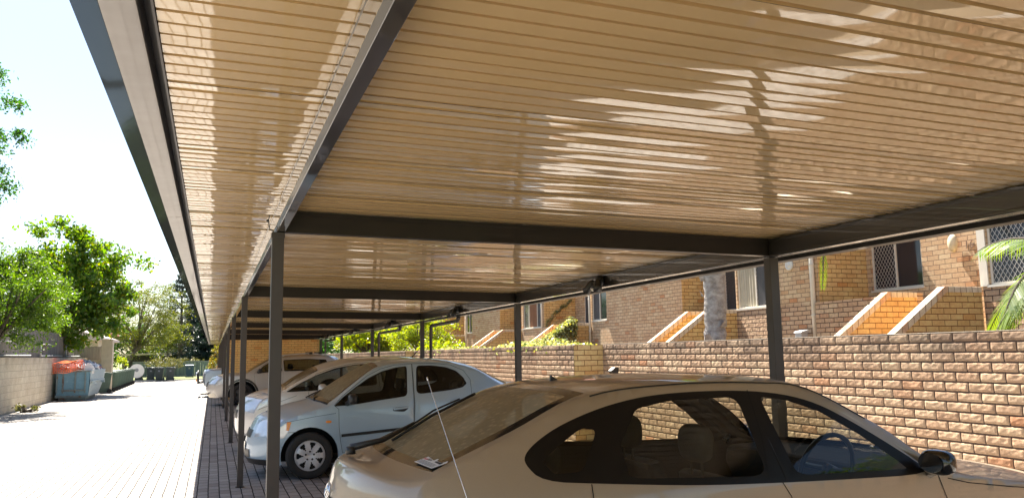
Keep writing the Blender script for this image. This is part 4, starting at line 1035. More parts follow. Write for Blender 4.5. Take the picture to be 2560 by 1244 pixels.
# --- silver station-wagon 4x4 with roof rails
C = [(-.08, .26), (-.18, .42), (-.18, .60), (-.12, .76), (.08, .92), (.55, 1.02), (1.02, 1.06), (1.40, 1.28), (1.78, 1.47), (2.15, 1.545), (2.8, 1.575), (3.4, 1.555), (3.9, 1.48), (4.25, 1.15), (4.35, .85), (4.40, .6), (4.35, .3)]
E_ = [(.18, .26), (.10, .42), (.09, .58), (.12, .72), (.26, .86), (.62, .95), (1.0, .985), (1.36, 1.20), (1.70, 1.385), (2.10, 1.475), (2.8, 1.51), (3.4, 1.49), (3.75, 1.42), (4.0, 1.12), (4.1, .85), (4.12, .6), (4.1, .3)]
tags = ['body'] * 6 + ['glassa', 'glassb'] + ['body'] * 4 + ['glass'] + ['body'] * 3
sv = Car('station_wagon', 'silver four-wheel-drive wagon with roof rails parked against the orange-lit store wall', 28.15, .93, .68, C, E_, tags, 1.0, 1.5, .28, (.90, 3.62), .345, paint='silver_paint')
q1 = rounded([(1.30, 1.0), (1.52, 1.22), (1.72, 1.335), (2.05, 1.40), (2.10, 1.04)], sm=.1); q2 = rounded([(2.16, 1.04), (2.14, 1.405), (2.9, 1.43), (3.5, 1.40), (3.62, 1.10), (3.4, 1.06)], sm=.1)
sv.build([q1, q2], [inset(q1, .02), inset(q2, .02)], [[(1.24, .98), (1.50, 1.235), (1.72, 1.36), (2.10, 1.425), (2.13, .9), (2.1, .42), (1.4, .42), (1.3, .6)]], 'tinted_glass', arch_r=.43)
for cx in (.90, 3.62):
    for sg in (-1, 1): sv.wheel(cx, sg, 5, 'dark_post')
sv.seats(2.2, 3.0, -1, .4, .5, .78); sv.dash(1.6, 1.02, -1, 1); sv.mirror(1.42, 1.04, -1, 'black_plastic')
sv.top_patch('headlight', [(2.4, .50), (3.5, .50), (3.9, .99), (2.5, .99)], 'headlight', .006, both=True); sv.side_patch('headlight', [(.10, .64), (.30, .70), (.44, .80), (.30, .84), (.16, .76)], 'headlight', .006)
sv.top_patch('grille', [(2.0, -.42), (3.0, -.42), (3.0, .42), (2.0, .42)], 'black_plastic', .005); sv.top_patch('bumper_skirt', [(0, -.95), (.8, -.95), (.8, .95), (0, .95)], 'white_trim', .006, 4, 20)
for sg in (-1, 1):
    m = MB(); sv.ribbon(m, sv.arch(.9, .47, .34), .06, (sg,), .006); m.build('fender_flare', 'silver_paint', sv.root, recalc=False)
for sg in (-1, 1):
    m = MB(); y = sv.yc + sg * .60; m.tube([(2.1, y, 1.50), (2.2, y, 1.56), (2.8, y, 1.60), (3.5, y, 1.575), (3.62, y, 1.52)], .016, 8); m.build('roof_rail', 'hubcap', sv.root, smooth=True)
for x in (3.02, 3.32):
    m = MB(); m.tube([(x, sv.yc - .66, 1.63), (x, sv.yc + .66, 1.63)], .018, 8)
    for sg in (-1, 1): m.box(x - .05, x + .05, sv.yc + sg * .60 - .04, sv.yc + sg * .60 + .04, 1.575, 1.65)
    m.build('roof_bar', 'black_plastic', sv.root)
m = MB(); m.box(-.34, -.1, sv.yc - .5, sv.yc - .4, .36, .40); m.build('tow_hook', 'black_plastic', sv.root)
# --- older four-wheel drive with bull bar, nose just beyond the store wall
C = [(-.30, .40), (-.36, .55), (-.36, .75), (-.33, .98), (-.22, 1.06), (.35, 1.12), (.85, 1.16), (1.1, 1.42), (1.38, 1.68), (1.9, 1.78), (3.0, 1.80), (3.9, 1.76), (4.15, 1.5), (4.25, 1.0), (4.2, .4)]
E_ = [(-.20, .40), (-.26, .55), (-.26, .75), (-.24, .92), (-.14, 1.0), (.35, 1.06), (.85, 1.10), (1.08, 1.36), (1.34, 1.60), (1.9, 1.70), (3.0, 1.72), (3.85, 1.68), (4.05, 1.45), (4.1, 1.0), (4.1, .4)]
tags = ['body'] * 6 + ['glassa', 'glassb'] + ['body'] * 3 + ['glass'] + ['body'] * 2
fw_ = Car('four_wheel_drive', 'sky blue four-wheel drive with bull bar and spot lights, farthest car', 34.6, .85, .70, C, E_, tags, 1.08, 1.7, .42, (.45, 3.2), .36, paint='skyblue_paint', endtaper=.05, p=4)
q1 = rounded([(1.15, 1.12), (1.40, 1.56), (2.0, 1.62), (2.0, 1.14)], sm=.1)
fw_.build([q1], [inset(q1, .02)], [], 'tinted_glass', arch_r=.45)
for cx in (.45, 3.2):
    for sg in (-1, 1): fw_.wheel(cx, sg, 6)
fw_.seats(2.0, 3.0, -1, .5, .5, .8); fw_.top_patch('grille', [(1.9, -.5), (2.9, -.5), (2.9, .5), (1.9, .5)], 'black_plastic', .01)
fw_.top_patch('headlight', [(2.0, .60), (2.8, .60), (2.8, .92), (2.0, .92)], 'headlight', .012, both=True); fw_.top_patch('front_bumper', [(.2, -1), (1.3, -1), (1.3, 1), (.2, 1)], 'chrome', .05, 3, 12)
m = MB(); x = -.52; y0, y1 = 33.85, 35.35
m.tube([(x, y0, .55), (x - .02, y0, .85), (x, y0 + .1, 1.0), (x, y1 - .1, 1.0), (x - .02, y1, .85), (x, y1, .55), (x, y0, .55)], .03, 8); m.tube([(x, y0, .78), (x, y1, .78)], .025, 8)
for y in (34.2, 35.0): m.tube([(x, y, .5), (x, y, 1.0)], .025, 8)
m.tube([(x, y0 + .3, .55), (-.25, y0 + .3, .55)], .03, 8); m.tube([(x, y1 - .3, .55), (-.25, y1 - .3, .55)], .03, 8)
bb = m.build('bull_bar', 'black_plastic', fw_.root, smooth=True)
for y in (34.0, 34.35): 
    m = MB(); m.lathe([(-.05, .001), (-.05, .085), (.03, .06)], (x - .03, y, .88), 0, 14); m.build('spot_light', 'headlight', bb, smooth=True)
m = MB(); m.lathe([(-.05, .001), (-.05, .05), (.03, .04)], (x - .03, 33.95, .66), 0, 12); m.build('indicator', 'amber', bb, smooth=True)
m = MB(); m.box(x - .04, x - .03, 34.15, 34.28, .84, .95); m.build('red_reflector', 'red_lens', bb)

# ------------------------------------------------------------------ left side: block wall, fence, skip, bins
r = empty('block_wall', (-5.65, 24, 0), 'long cream concrete block boundary wall left of the driveway', 'wall')
m = MB(); m.box(-5.75, -5.55, 4, 43.5, 0, 1.60); m.build('blocks', 'block_work', r)
r = empty('paling_fence', (-6.0, 30, 1.3), 'weathered grey paling fence rising behind the block wall under the trees', 'fence')
y = 14.0; rr = random.Random(3)
m = MB()
while y < 41.8:
    h = 2.50 + rr.uniform(-.02, .02) + (.08 if y > 30 else 0); m.box(-5.98 + rr.uniform(-.004, .004), -5.96, y, y + .145, .4, h); y += .15
m.build('palings', 'fence_wood', r)
for yy_ in (27.4, 33.6, 39):
    m = MB(); m.tube([(-5.86, yy_, 1.6), (-5.86, yy_, 2.08)], .025, 8); m.tube([(-5.86, yy_, 2.08), (-5.86, yy_ + 1.6, 2.10)], .02, 8); m.tube([(-5.86, yy_, 1.66), (-5.86, yy_ + 4.5, 1.68)], .022, 8); m.build('pipe_rail', 'grey_pvc', r, smooth=True)
r = empty('garden_wall', (-4.6, 42.2, 0), 'tall rendered wall end standing beyond the skip bin', 'wall')
m = MB(); m.box(-4.86, -4.40, 42.0, 42.6, 0, 2.44); m.build('rendered_face', 'render_wall', r, bevel=.01)
m = MB(); m.box(-5.545, -4.862, 42.3, 42.5, 0, 1.48); m.build('low_wall', 'render_wall', r)
r = empty('paling_fence', (-5.4, 43, 1.3), 'short grey paling fence panel between the pillar and the leafy tree', 'fence')
m = MB(); y = -6.6
while y < -4.9: m.box(y, y + .14, 43.0, 43.02, 1.4, 2.12 + rr.uniform(-.02, .02)); y += .145
m.build('palings', 'fence_wood', r)
r = empty('tiled_house', (-8, 49, 0), 'cream house with pale red tiled roof behind the rendered pillar', 'house')
m = MB(); m.box(-12, -5.6, 47, 54, 0, 2.55); m.build('wall', 'render_wall', r)
m = MB(); m.extrude([(-12.5, 2.5), (-8.9, 3.9), (-5.35, 2.62), (-5.35, 2.5)], 1, 46.4, 54.6); m.build('roof', 'pale_tile', r)
m = MB(); 
for k in range(12):
    x = -12 + k * .6; m.tube([(x, 46.3, 2.60 + (1.6 * (1 - abs(x + 8.6) / 3.9) if abs(x + 8.6) < 3.9 else 0) + .03), (x, 54.6, 2.60 + (1.6 * (1 - abs(x + 8.6) / 3.9) if abs(x + 8.6) < 3.9 else 0) + .03)], .05, 6)
m.build('roof_tiles', 'tile_roof', r)
# skip bin
r = empty('skip_bin', (-4.9, 36, 0), 'rusty pale blue waste skip heaped with rubble and orange mesh', 'skip')
x0, x1, y0, y1, zt_ = -5.42, -4.33, 34.2, 37.0, 1.12
m = MB()
m.mat(0); m.poly([(x0 + .03, y0, .16), (x1, y0, .16), (x1 + .03, y0 - .02, zt_), (x0 - .02, y0 - .02, zt_)])
m.mat(1); m.poly([(x1, y0, .16), (x1, y1, .16), (x1 + .10, y1 + .75, .72), (x1 + .05, y0 - .0, .72)]); m.poly([(x1 + .05, y0, .72), (x1 + .10, y1 + .75, .72), (x1 + .13, y1 + 1.0, zt_), (x1 + .03, y0 - .02, zt_)])
m.mat(0); m.poly([(x0 + .03, y0, .16), (x0 - .02, y0 - .02, zt_), (x0, y1 + 1, zt_), (x0, y1, .16)]); m.poly([(x0, y1, .16), (x0, y1 + 1, zt_), (x1 + .13, y1 + 1, zt_), (x1 + .10, y1 + .75, .72), (x1, y1, .16)])
m.poly([(x0, y0, .18), (x1, y0, .18), (x1, y1, .18), (x0, y1, .18)])
m.build('bin_shell', ['skip_blue', 'skip_pale'], r, recalc=False)
m = MB()
for x in (x0 + .02, x0 + .22, x0 + .62, x0 + .95): m.box(x, x + .05, y0 - .07, y0 - .0, .30 if x < x1 - .1 else .16, zt_ - .02)
m.box(x0 + .2, x0 + 1.0, y0 - .06, y0 - .0, .36, .42); m.box(x0 - .03, x1 + .05, y0 - .08, y0 - .022, zt_ - .06, zt_); m.box(x0, x1 + .02, y0 - .03, y0 + .0, .12, .20)
m.box(x0 + .1, x1 - .1, y0 + .05, y1, .02, .159)
m.build('ribs', 'skip_rail', r, bevel=.006)
m = MB(); m.box(x1 + .04, x1 + .12, y0 + .1, y1 + .9, .68, .74); m.box(x1 + .02, x1 + .09, y0 - .0, y1 + .95, zt_ - .05, zt_ + .01)
for yv in (y0 + .3, y0 + 2.8): m.box(x1 + .1, x1 + .22, yv, yv + .12, .60, .68)
m.build('rim', 'skip_pale', r, bevel=.005)
# rubbish inside: separate heap
r = empty('rubble_heap', (-4.9, 35.8, 1.1), 'heap of white and red building rubble piled in the skip', 'rubble')
for mt, n_, sd in (('rubble_white', 70, 1), ('rubble_red', 30, 2), ('rubble_grey', 40, 3)):
    q = random.Random(sd); m = MB()
    for k in range(n_):
        x, y = q.uniform(x0 + .15, x1 - .02), q.uniform(y0 + .1, y1 + .6); z = 1.0 + .38 * (1 - ((x + 4.85) / .7) ** 2) * q.uniform(.5, 1)
        a, b, c = q.uniform(.04, .16), q.uniform(.04, .16), q.uniform(.02, .08); R = Matrix.Rotation(q.uniform(0, 3), 3, (q.uniform(-1, 1), q.uniform(-1, 1), q.uniform(-1, 1) + .01)); n0 = len(m.v)
        for sz in (-1, 1):
            for sy in (-1, 1):
                for sx in (-1, 1): v = R @ Vector((sx * a, sy * b, sz * c)); m.v.append((x + v.x, y + v.y, z + v.z))
        for f_ in ((0, 2, 3, 1), (4, 5, 7, 6), (0, 1, 5, 4), (2, 6, 7, 3), (0, 4, 6, 2), (1, 3, 7, 5)): m.face([n0 + i for i in f_])
    m.build('debris', mt, r)
r = empty('barrier_mesh', (-5.0, 34.1, 1.1), 'orange plastic barrier mesh hanging over the front of the skip', 'safety mesh')
m = MB()
def msh(a, b):   # a across, b down
    x = -5.56 + a * 1.0 + .02 * math.sin(b * 5); z = 1.42 - .06 * math.cos(a * 3.1) - b * .36 + .03 * math.sin(a * 9); y = 34.02 + .10 * (1 - b) + .05 * math.sin(a * 7 + b * 3); return Vector((x, y, z))
for k in range(19): m.tube([msh(k / 18, j / 8) + Vector((.10 * j / 8, 0, 0)) for j in range(9)], .008, 4)
for j in range(7): m.tube([msh(k / 20, j / 6) for k in range(21)], .007, 4)
for k in range(14): m.tube([msh(k / 26, 0) + Vector((0, .0, .0)), msh(k / 26, 0) + Vector((.15, .5, .08)), msh(k / 26, 0) + Vector((.25, 1.0, .03))], .011, 4)
m.build('netting', 'orange_mesh', r)
# wheelie bins
def bin_(x, y, mat, label, rz=0, group=None, first=None, z=0):
    if first is not None:
        c = copy_tree(first); c.location = (x, y, z); c.rotation_euler.z = rz; prop(c, label, None, group); return c
    r = empty('wheelie_bin', (0, 0, 0), label, 'bin', group)
    m = MB(); b = [(-.21, -.24), (.21, -.24), (.21, .24), (-.21, .24)]; t_ = [(-.27, -.33), (.27, -.33), (.27, .33), (-.27, .33)]
    n0 = 0; m.v = [(a, c, .04) for a, c in b] + [(a, c, .84) for a, c in t_] + [(a * 1.06, c * 1.05, .84) for a, c in t_] + [(a * 1.06, c * 1.05, .87) for a, c in t_]
    for k in range(4):
        k2 = (k + 1) % 4; m.face([k, k2, 4 + k2, 4 + k]); m.face([4 + k, 4 + k2, 8 + k2, 8 + k]); m.face([8 + k, 8 + k2, 12 + k2, 12 + k])
    m.face([3, 2, 1, 0]); m.build('body', mat, r, bevel=.02)
    m = MB(); m.extrude([(-.36, .872), (.37, .872), (.35, .90), (.1, .935), (-.3, .92), (-.40, .885)], 1, -.295, .295)
    m.v = [(b_, a_, c_) for a_, b_, c_ in m.v]; lid = m.build('lid', mat, r, bevel=.01)
    m = MB(); m.tube([(-.2, .40, .86), (.2, .40, .86)], .018, 6); m.build('handle', mat, r)
    for s_ in (-1, 1):
        m = MB(); m.lathe([(-.025, .02), (-.025, .1), (.025, .1), (.025, .02)], (s_ * .24, .26, .1), 0, 14); m.build('wheel', 'black_rubber', r)
    m = MB(); m.box(-.06, .06, -.325, -.30, .62, .72); m.v = [(x_, y_ - .0 + (.72 - z_) * .11, z_) for x_, y_, z_ in m.v]; m.build('number_label', 'rubble_grey', r)
    r.location = (x, y, z); r.rotation_euler.z = rz; return r
ords = ['second', 'third', 'fourth', 'fifth', 'sixth', 'seventh', 'eighth', 'ninth']
g0 = bin_(-4.62, 41.0, 'bin_green', 'green wheelie bin nearest the skip, first of the long row', rz=math.radians(-80), group='green wheelie bins in a row beyond the skip')
for k in range(9):
    lb = f'green wheelie bin, {ords[k]} from the skip in the long row' if k < 8 else 'green wheelie bin at the far end of the long row'
    bin_(-4.60 - .03 * k, 42.7 + k * 1.55, None, lb, math.radians(-80 + (k * 37 % 9) - 4), 'green wheelie bins in a row beyond the skip', g0)
b0 = bin_(-4.80, 62.3, 'bin_grey', 'dark wheelie bin at the kerb, leftmost of four', group='wheelie bins standing along the kerb')
for x, y, lb, a in ((-4.02, 61.9, 'dark wheelie bin at the kerb, second from left', 4), (-3.42, 61.4, 'dark wheelie bin at the kerb, third from left, beside the spreading shrub', -5), (-2.72, 60.9, 'dark wheelie bin at the kerb, rightmost of four', 3)):
    bin_(x, y, None, lb, math.radians(a), 'wheelie bins standing along the kerb', b0)
bin_(-1.62, 65.5, 'bin_blue', 'blue wheelie bin alone on the grass by the far fence', z=.10)
r = empty('round_tabletop', (-4.8, 59.5, .8), 'round white disc propped up behind the row of bins', 'disc')
m = MB(); m.lathe([(-.02, .001), (-.02, .46), (.02, .46), (.02, .001)], (-4.72, 59.5, .72), 1, 28); m.build('disc', 'off_white', r)
m = MB(); m.lathe([(-.04, .001), (-.04, .10), (-.021, .12)], (-4.72, 59.5, .78), 1, 14); m.build('hub', 'rubble_grey', r)
r = empty('far_fence', (0, 68, 0), 'teal grey timber fence across the end of the driveway', 'fence')
m = MB(); x = -5.7; q = random.Random(5)
while x < 8: m.box(x, x + .19, 68 + q.uniform(-.012, .012), 68.03, .05, 1.26 + .012 * x + q.uniform(-.015, .015)); x += .2
m.build('palings', 'fence_teal', r)
m = MB(); m.box(-5.7, 8, 67.97, 67.985, 1.24, 1.30); m.build('capping', 'rubble_grey', r)
for x in (-4.9, -2.55, 0): 
    m = MB(); m.box(x, x + .1, 67.88, 67.965, .05, 1.3); m.build('fence_post', 'fence_teal', r)
r = empty('low_shed', (-3.5, 78, 0), 'long low open shed with a pale flat roof beyond the far fence', 'shed')
m = MB(); m.extrude([(-7.5, 1.80), (-7.5, 1.93), (-1.9, 2.05), (-1.9, 1.95)], 1, 76, 84); m.build('roof', 'render_wall', r)
m = MB(); m.box(-7.4, -2.0, 83.8, 84, 0, 1.8); m.build('wall', 'black_plastic', r)
for x in (-7.2, -4.6, -2.2):
    m = MB(); m.box(x, x + .12, 76.1, 76.22, 0, 1.8); m.build('post', 'fence_wood', r)
r = empty('manhole_cover', (-2.5, 25, 0), 'dark round drain cover in the sunlit paving', 'drain cover')
m = MB(); m.lathe([(.006, .001), (.010, .22), (.010, .30), (.001, .31)], (-2.95, 28.0, 0), 2, 28); m.build('lid', 'rubble_grey', r)
m = MB(); q = random.Random(8)
for k in range(180):
    x, y = q.uniform(-5.3, -.1), q.uniform(7, 32) if k % 3 else q.uniform(20, 36)
    if k % 2: x = q.choice([q.uniform(-5.5, -3.6), q.uniform(.2, 3.4)])
    a = q.uniform(0, 6.3); s_ = q.uniform(.02, .045); d = Vector((math.cos(a), math.sin(a), 0)); e = Vector((-d.y, d.x, 0)); p = Vector((x, y, .006))
    m.poly([p - d * s_, p + e * s_ * .45 + Vector((0, 0, .012)), p + d * s_ + Vector((0, 0, .006)), p - e * s_ * .45])
prop(m.build('leaf_litter', 'dead_leaf', recalc=False), 'scattered dead leaves lying on the brick paving', 'leaves', kind='stuff')

# ------------------------------------------------------------------ vegetation
def leaves(P, size, aspect=.5, droop=.2, seed=0, nrm=None, dirs=None):
    """leaf-shaped folded quads at points P: returns V,Q"""
    r_ = np.random.default_rng(seed); n = len(P); s_ = size * r_.uniform(.6, 1.3, (n, 1))
    d = r_.normal(size=(n, 3)); d[:, 2] -= droop
    if dirs is not None: d = d * .5 + dirs
    d /= np.linalg.norm(d, axis=1, keepdims=True)
    a = r_.normal(size=(n, 3)); e = np.cross(d, a); e /= np.linalg.norm(e, axis=1, keepdims=True); f = np.cross(d, e)
    V = np.stack([P - d * s_ * .5, P + e * s_ * aspect * .5 + f * s_ * .08, P + d * s_ * .5, P - e * s_ * aspect * .5 + f * s_ * .08], 1).reshape(-1, 3)
    return V, np.arange(n * 4).reshape(n, 4)
def clump_points(c, rad, n, nc, seed, cl=.35, shell=.55, bottom=-.7):
    """points in small clumps spread through an uneven crown"""
    r_ = np.random.default_rng(seed); out = []
    C_ = []
    while len(C_) < nc:
        p = r_.normal(size=3); p /= np.linalg.norm(p); rr_ = r_.uniform(shell, 1) ** .7; p = p * rr_
        if p[2] < bottom: continue
        b = 1 + .22 * math.sin(p[0] * 5 + seed) * math.cos(p[1] * 4 + p[2] * 5 + seed * 2) + .08 * r_.normal()
        C_.append(p * b)
    C_ = np.array(C_) * np.array(rad) + np.array(c)
    k = r_.integers(0, nc, n); sc_ = cl * r_.uniform(.5, 1.2, nc)
    P = C_[k] + r_.normal(size=(n, 3)) * sc_[k][:, None] * np.array([1, 1, .7]) * .6
    return P, C_
def tree(name, label, cat, base, c, rad, n, nc, size, leafmat, seed, trunk=.14, cl=.35, aspect=.5, droop=.2, shell=.5, group=None, bottom=-.7, trunkmat='bark', limbs=14):
    r = empty(name, base, label, cat, group)
    P, C_ = clump_points(c, rad, n, nc, seed, cl, shell, bottom)
    V, Q = leaves(P, size, aspect, droop, seed + 1); np_mesh('crown', V, Q, leafmat, r, False, base)
    m = MB(); b = Vector(base); cc = Vector(c); q = random.Random(seed)
    fork = b.lerp(Vector((cc.x, cc.y, cc.z - rad[2] * .55)), 1.0); mid = b.lerp(fork, .5) + Vector((q.uniform(-.1, .1), q.uniform(-.1, .1), 0))
    m.tube([b, mid, fork], [trunk, trunk * .8, trunk * .65], 8)
    for k in range(limbs):
        t_ = Vector(C_[k * len(C_) // limbs]); j = fork.lerp(t_, .5) + Vector((q.uniform(-.2, .2), q.uniform(-.2, .2), q.uniform(0, .3)))
        m.tube([mid.lerp(fork, q.uniform(.5, 1)), j, t_], [trunk * .45, trunk * .25, trunk * .08], 6)
    m.build('trunk', trunkmat, r, smooth=True); return r
tree('leafy_tree', 'big bright green broad-leaved tree leaning over the skip', 'tree', (-6.7, 39.5, 0), (-5.85, 39.5, 4.6), (2.65, 2.2, 2.75), 26000, 230, .18, 'leaf_bright', 21, .16, .40, .62, .5, .25, limbs=22, bottom=-.95)
tree('feathery_tree', 'dark green feathery-leaved tree at the left edge behind the block wall', 'tree', (-7.2, 25.5, 0), (-5.75, 27.5, 3.35), (1.75, 2.0, 1.75), 26000, 170, .11, 'leaf_feather', 33, .12, .32, .35, .6, .3)
tree('tall_tree', 'tall dark tree with small-leaved branches entering at the upper left', 'tree', (-7.6, 25, 0), (-7.62, 26, 7.7), (2.25, 2.2, 2.9), 34000, 230, .10, 'leaf_deep', 45, .16, .26, .5, .1, .5)
tree('wispy_tree', 'wispy olive yellow tree behind the rendered pillar', 'tree', (-6.2, 63, 0), (-4.9, 63, 4.2), (2.9, 2.2, 3.1), 20000, 260, .13, 'leaf_olive', 57, .16, .40, .4, .6, .3, limbs=26)
tree('wispy_tree', 'lower olive tree beside the conifer, over the low shed', 'tree', (-3.4, 72, 0), (-3.5, 72, 3.3), (1.6, 1.5, 1.5), 7000, 90, .14, 'leaf_olive', 58, .12, .36, .45, .5, .3)
for i, (x, y, z, rx, rz_, sd, lb) in enumerate(((-13, 70, 3.5, 4, 3.2, 61, 'dark leafy tree far left behind the tiled house'), (-7.5, 92, 3, 4.5, 2.6, 62, 'dark green tree mass behind the low shed'), (2.5, 95, 3.2, 5, 3, 63, 'dark bushy tree beyond the far fence, behind the conifers'), (10, 80, 4.5, 5, 4.5, 64, 'large dark tree beyond the carport end'))):
    tree('background_tree', lb, 'tree', (x, y, 0), (x, y, z), (rx, 2.5, rz_), 7000, 90, .28, 'leaf_deep', sd, .2, .7, .6, .2, .3)
def conifer(label, x, y, h, spread, tiers, seed, n_per=420):
    r = empty('conifer', (x, y, 0), label, 'tree', 'tall dark conifers at the end of the driveway'); q = np.random.default_rng(seed); V_, m = [], MB()
    m.tube([(x, y, 0), (x + .1, y, h * .5), (x, y, h)], [.2, .13, .03], 8); Ps = []; Ds = []
    for k in range(tiers):
        f = k / (tiers - 1); z = h * (.16 + .80 * f); L = spread * (1 - f) ** .6 * q.uniform(.65, 1.25) + .25; a = q.uniform(0, 6.28)
        for j in range(4):
            an = a + j * 1.57 + q.uniform(-.4, .4); tip = np.array([x + L * math.cos(an), y + L * math.sin(an), z + L * .28 * q.uniform(.3, 1.3)]); root = np.array([x, y, z - .1])
            m.tube([tuple(root), tuple(root * .5 + tip * .5 + np.array([0, 0, -.05])), tuple(tip)], [.045, .03, .01], 5)
            t_ = q.uniform(.45, 1.08, (n_per // 4 * 1, 1)); p = root + (tip - root) * t_ + q.normal(size=(len(t_), 3)) * np.array([.17, .17, .10]) * (.6 + .6 * L / spread); Ps.append(p)
    P = np.concatenate(Ps); V, Q = leaves(P, .22, .3, -.5, seed); np_mesh('crown', V, Q, 'leaf_conifer', r, False, (x, y, 0)); m.build('trunk', 'bark', r, smooth=True)
conifer('tall open conifer with clumped branches showing sky between them', -2.75, 76, 8.9, 1.5, 17, 4, 420)
conifer('dense dark conifer right of the tall open one', -1.3, 80, 7.4, 1.9, 24, 5, 1300)
conifer('dense dark conifer nearest the carport end', .6, 78, 6.6, 2.1, 24, 6, 1300)
conifer('dark conifer mostly hidden behind the carport end', 2.8, 80, 6.8, 2.2, 22, 7, 1100)
# shrubs at the end of the drive
def shrub(label, c, rad, n, size, mat, seed, nc=60, cl=.14, base=None, name='shrub', aspect=.5, group=None, shell=.75, cat='shrub'):
    base = base or (c[0], c[1], 0); r = empty(name, base, label, cat, group); P, C_ = clump_points(c, rad, n, nc, seed, cl, shell, -.75)
    V, Q = leaves(P, size, aspect, 0, seed); np_mesh('foliage', V, Q, mat, r, False, base)
    m = MB(); 
    for k in range(7): 
        t_ = Vector(C_[k * len(C_) // 7]); m.tube([Vector(base) + Vector((.05 * (k - 3), 0, 0)), Vector(base).lerp(t_, .5) + Vector((.05, 0, .05)), t_], [.035, .025, .01], 5)
    m.build('stems', 'bark', r, smooth=True); return r
shrub('low spreading olive shrub with bare stems behind the kerbside bins', (-3.25, 65, 1.15), (1.25, .8, .42), 5000, .07, 'leaf_hedge', 71, 70, .16)
shrub('small flat-topped shrub showing over the far fence', (-1.75, 70, 1.36), (.85, .6, .16), 2500, .06, 'leaf_hedge', 72, 40, .10)
shrub('rounded bright green shrub with reddish tips at the carport end', (.32, 57.5, 1.15), (.62, .8, 1.1), 7000, .08, 'leaf_redtip', 73, 90, .13)
shrub('small bright bush beside the rendered pillar', (-4.95, 52, 1.25), (.35, .4, .35), 900, .09, 'leaf_lime', 74, 20, .1)
# weeds along the block wall
for i, (x, y) in enumerate(((-5.1, 27.6),)):
    shrub('dry leafy weed sprouting at the foot of the block wall, ' + ('nearer one' if i == 0 else 'farther one'), (x, y, .12), (.30, .35, .09), 260, .08, 'leaf_hedge', 80 + i, 16, .08, name='weed', cat='plant', group='weeds at the block wall')
# garden side
tree('lime_tree', 'lime yellow small-leaved tree behind the garden wall between rear posts', 'tree', (8.0, 33.5, 1.3), (7.95, 33.0, 2.45), (1.55, 1.5, 1.25), 15000, 150, .085, 'leaf_lime', 91, .07, .25, .5, .3, .3)
tree('broadleaf_tree', 'bright green tree with dark leaning trunks near the store wall', 'tree', (6.3, 41, .8), (7.4, 41.5, 2.55), (1.75, 1.5, 1.15), 6000, 90, .17, 'leaf_lime', 92, .12, .30, .6, .4, .3)
tree('broadleaf_tree', 'deep green low tree further back behind the lime tree', 'tree', (8.5, 45, 1.3), (8.6, 45, 2.3), (2.2, 1.5, 1.3), 6000, 90, .17, 'leaf_bright', 94, .10, .30, .6, .4, .3)
tree('background_tree', 'shady green tree past the end of the terrace', 'tree', (9, 56, 0), (9.5, 56, 4), (5, 2.5, 3.2), 9000, 110, .25, 'leaf_deep', 95, .2, .6, .6, .2, .3)
shrub('green flowering shrub spilling over the wall left of the second stair', (7.5, 27.8, 1.62), (.85, .9, .38), 3500, .08, 'leaf_lime', 96, 50, .15, (7.5, 27.8, 1.38))
def hedge(label, y0, y1, x, z, h, n, seed, ph=0):
    r = empty('garden_plant', (x, (y0 + y1) / 2, 1.38), label, 'plant', 'variegated plants trailing along the garden wall'); q = np.random.default_rng(seed)
    y = q.uniform(y0, y1, n); top = h * (.45 + .55 * np.abs(np.sin((y - y0) / (y1 - y0) * 3.1 * 1.0 + ph)) * (.7 + .3 * np.sin(y * 4.1)))
    P = np.stack([x + q.normal(size=n) * .16, y, z - .1 + q.uniform(-.12, 1, n) * top], 1); V, Q = leaves(P, .075, .62, -.2, seed); np_mesh('foliage', V, Q, 'leaf_variegated', r, False, tuple(r.location))
    m = MB()
    for k in range(10): yy_ = y0 + (y1 - y0) * (k + .5) / 10; m.tube([(x + .1, yy_, 1.36), (x, yy_ + .05, z + h * .4)], [.012, .005], 5)
    m.build('stems', 'bark', r)
hedge('variegated creeper trailing over the wall beside the orange-lit brick return', 12.6, 16.6, 5.95, 1.62, .26, 2600, 101)
hedge('variegated creeper on the wall left of the second rear post', 17.2, 25.5, 5.95, 1.60, .20, 2200, 102, .6)
r = empty('climbing_creeper', (8.9, 22.0, 1.4), 'green climbing creeper draped over the sloping stair wall', 'creeper'); q = np.random.default_rng(5); n = 5200
t_ = q.uniform(0, 1, n); X = 8.5 + 1.6 * t_; top = np.minimum(1.38 + .98 * (X - 8.43) / 1.45, 2.38); Z = top + .08 - np.abs(q.normal(size=n)) * (.18 + .22 * np.clip(t_ - .2, 0, 1)) * 1.1; Y = 22.04 - np.abs(q.normal(size=n)) * .09
tt = q.uniform(0, 1, n) < .3; Y = np.where(tt, 22.1 + q.normal(size=n) * .1, Y); Z = np.where(tt, top + np.abs(q.normal(size=n)) * .06, Z)
V, Q = leaves(np.stack([X, Y, Z], 1), .07, .65, .2, 6); np_mesh('foliage', V, Q, 'leaf_variegated', r, False, (8.9, 22, 1.4))
m = MB(); m.tube([(8.5, 22.05, 1.4), (9.2, 22.03, 1.95), (9.9, 22.03, 2.38), (10.4, 22.0, 2.4)], .012, 5); m.build('stems', 'bark', r)
r = empty('climbing_creeper', (10.58, 24.5, 1.4), 'thin leafy vine strands climbing the shaded brick return', 'creeper'); q = np.random.default_rng(15); V_, n = [], 420
t_ = q.uniform(0, 1, n); P = np.stack([10.65 + t_ * .95, 25.66 + 0 * t_, 2.35 + .9 * t_ ** .6 + .05 * np.sin(t_ * 22)], 1) + q.normal(size=(n, 3)) * .03; P[:, 1] = 25.66
V, Q = leaves(P, .05, .6, .2, 6); np_mesh('foliage', V, Q, 'leaf_variegated', r, False, (10.58, 24.5, 1.4))
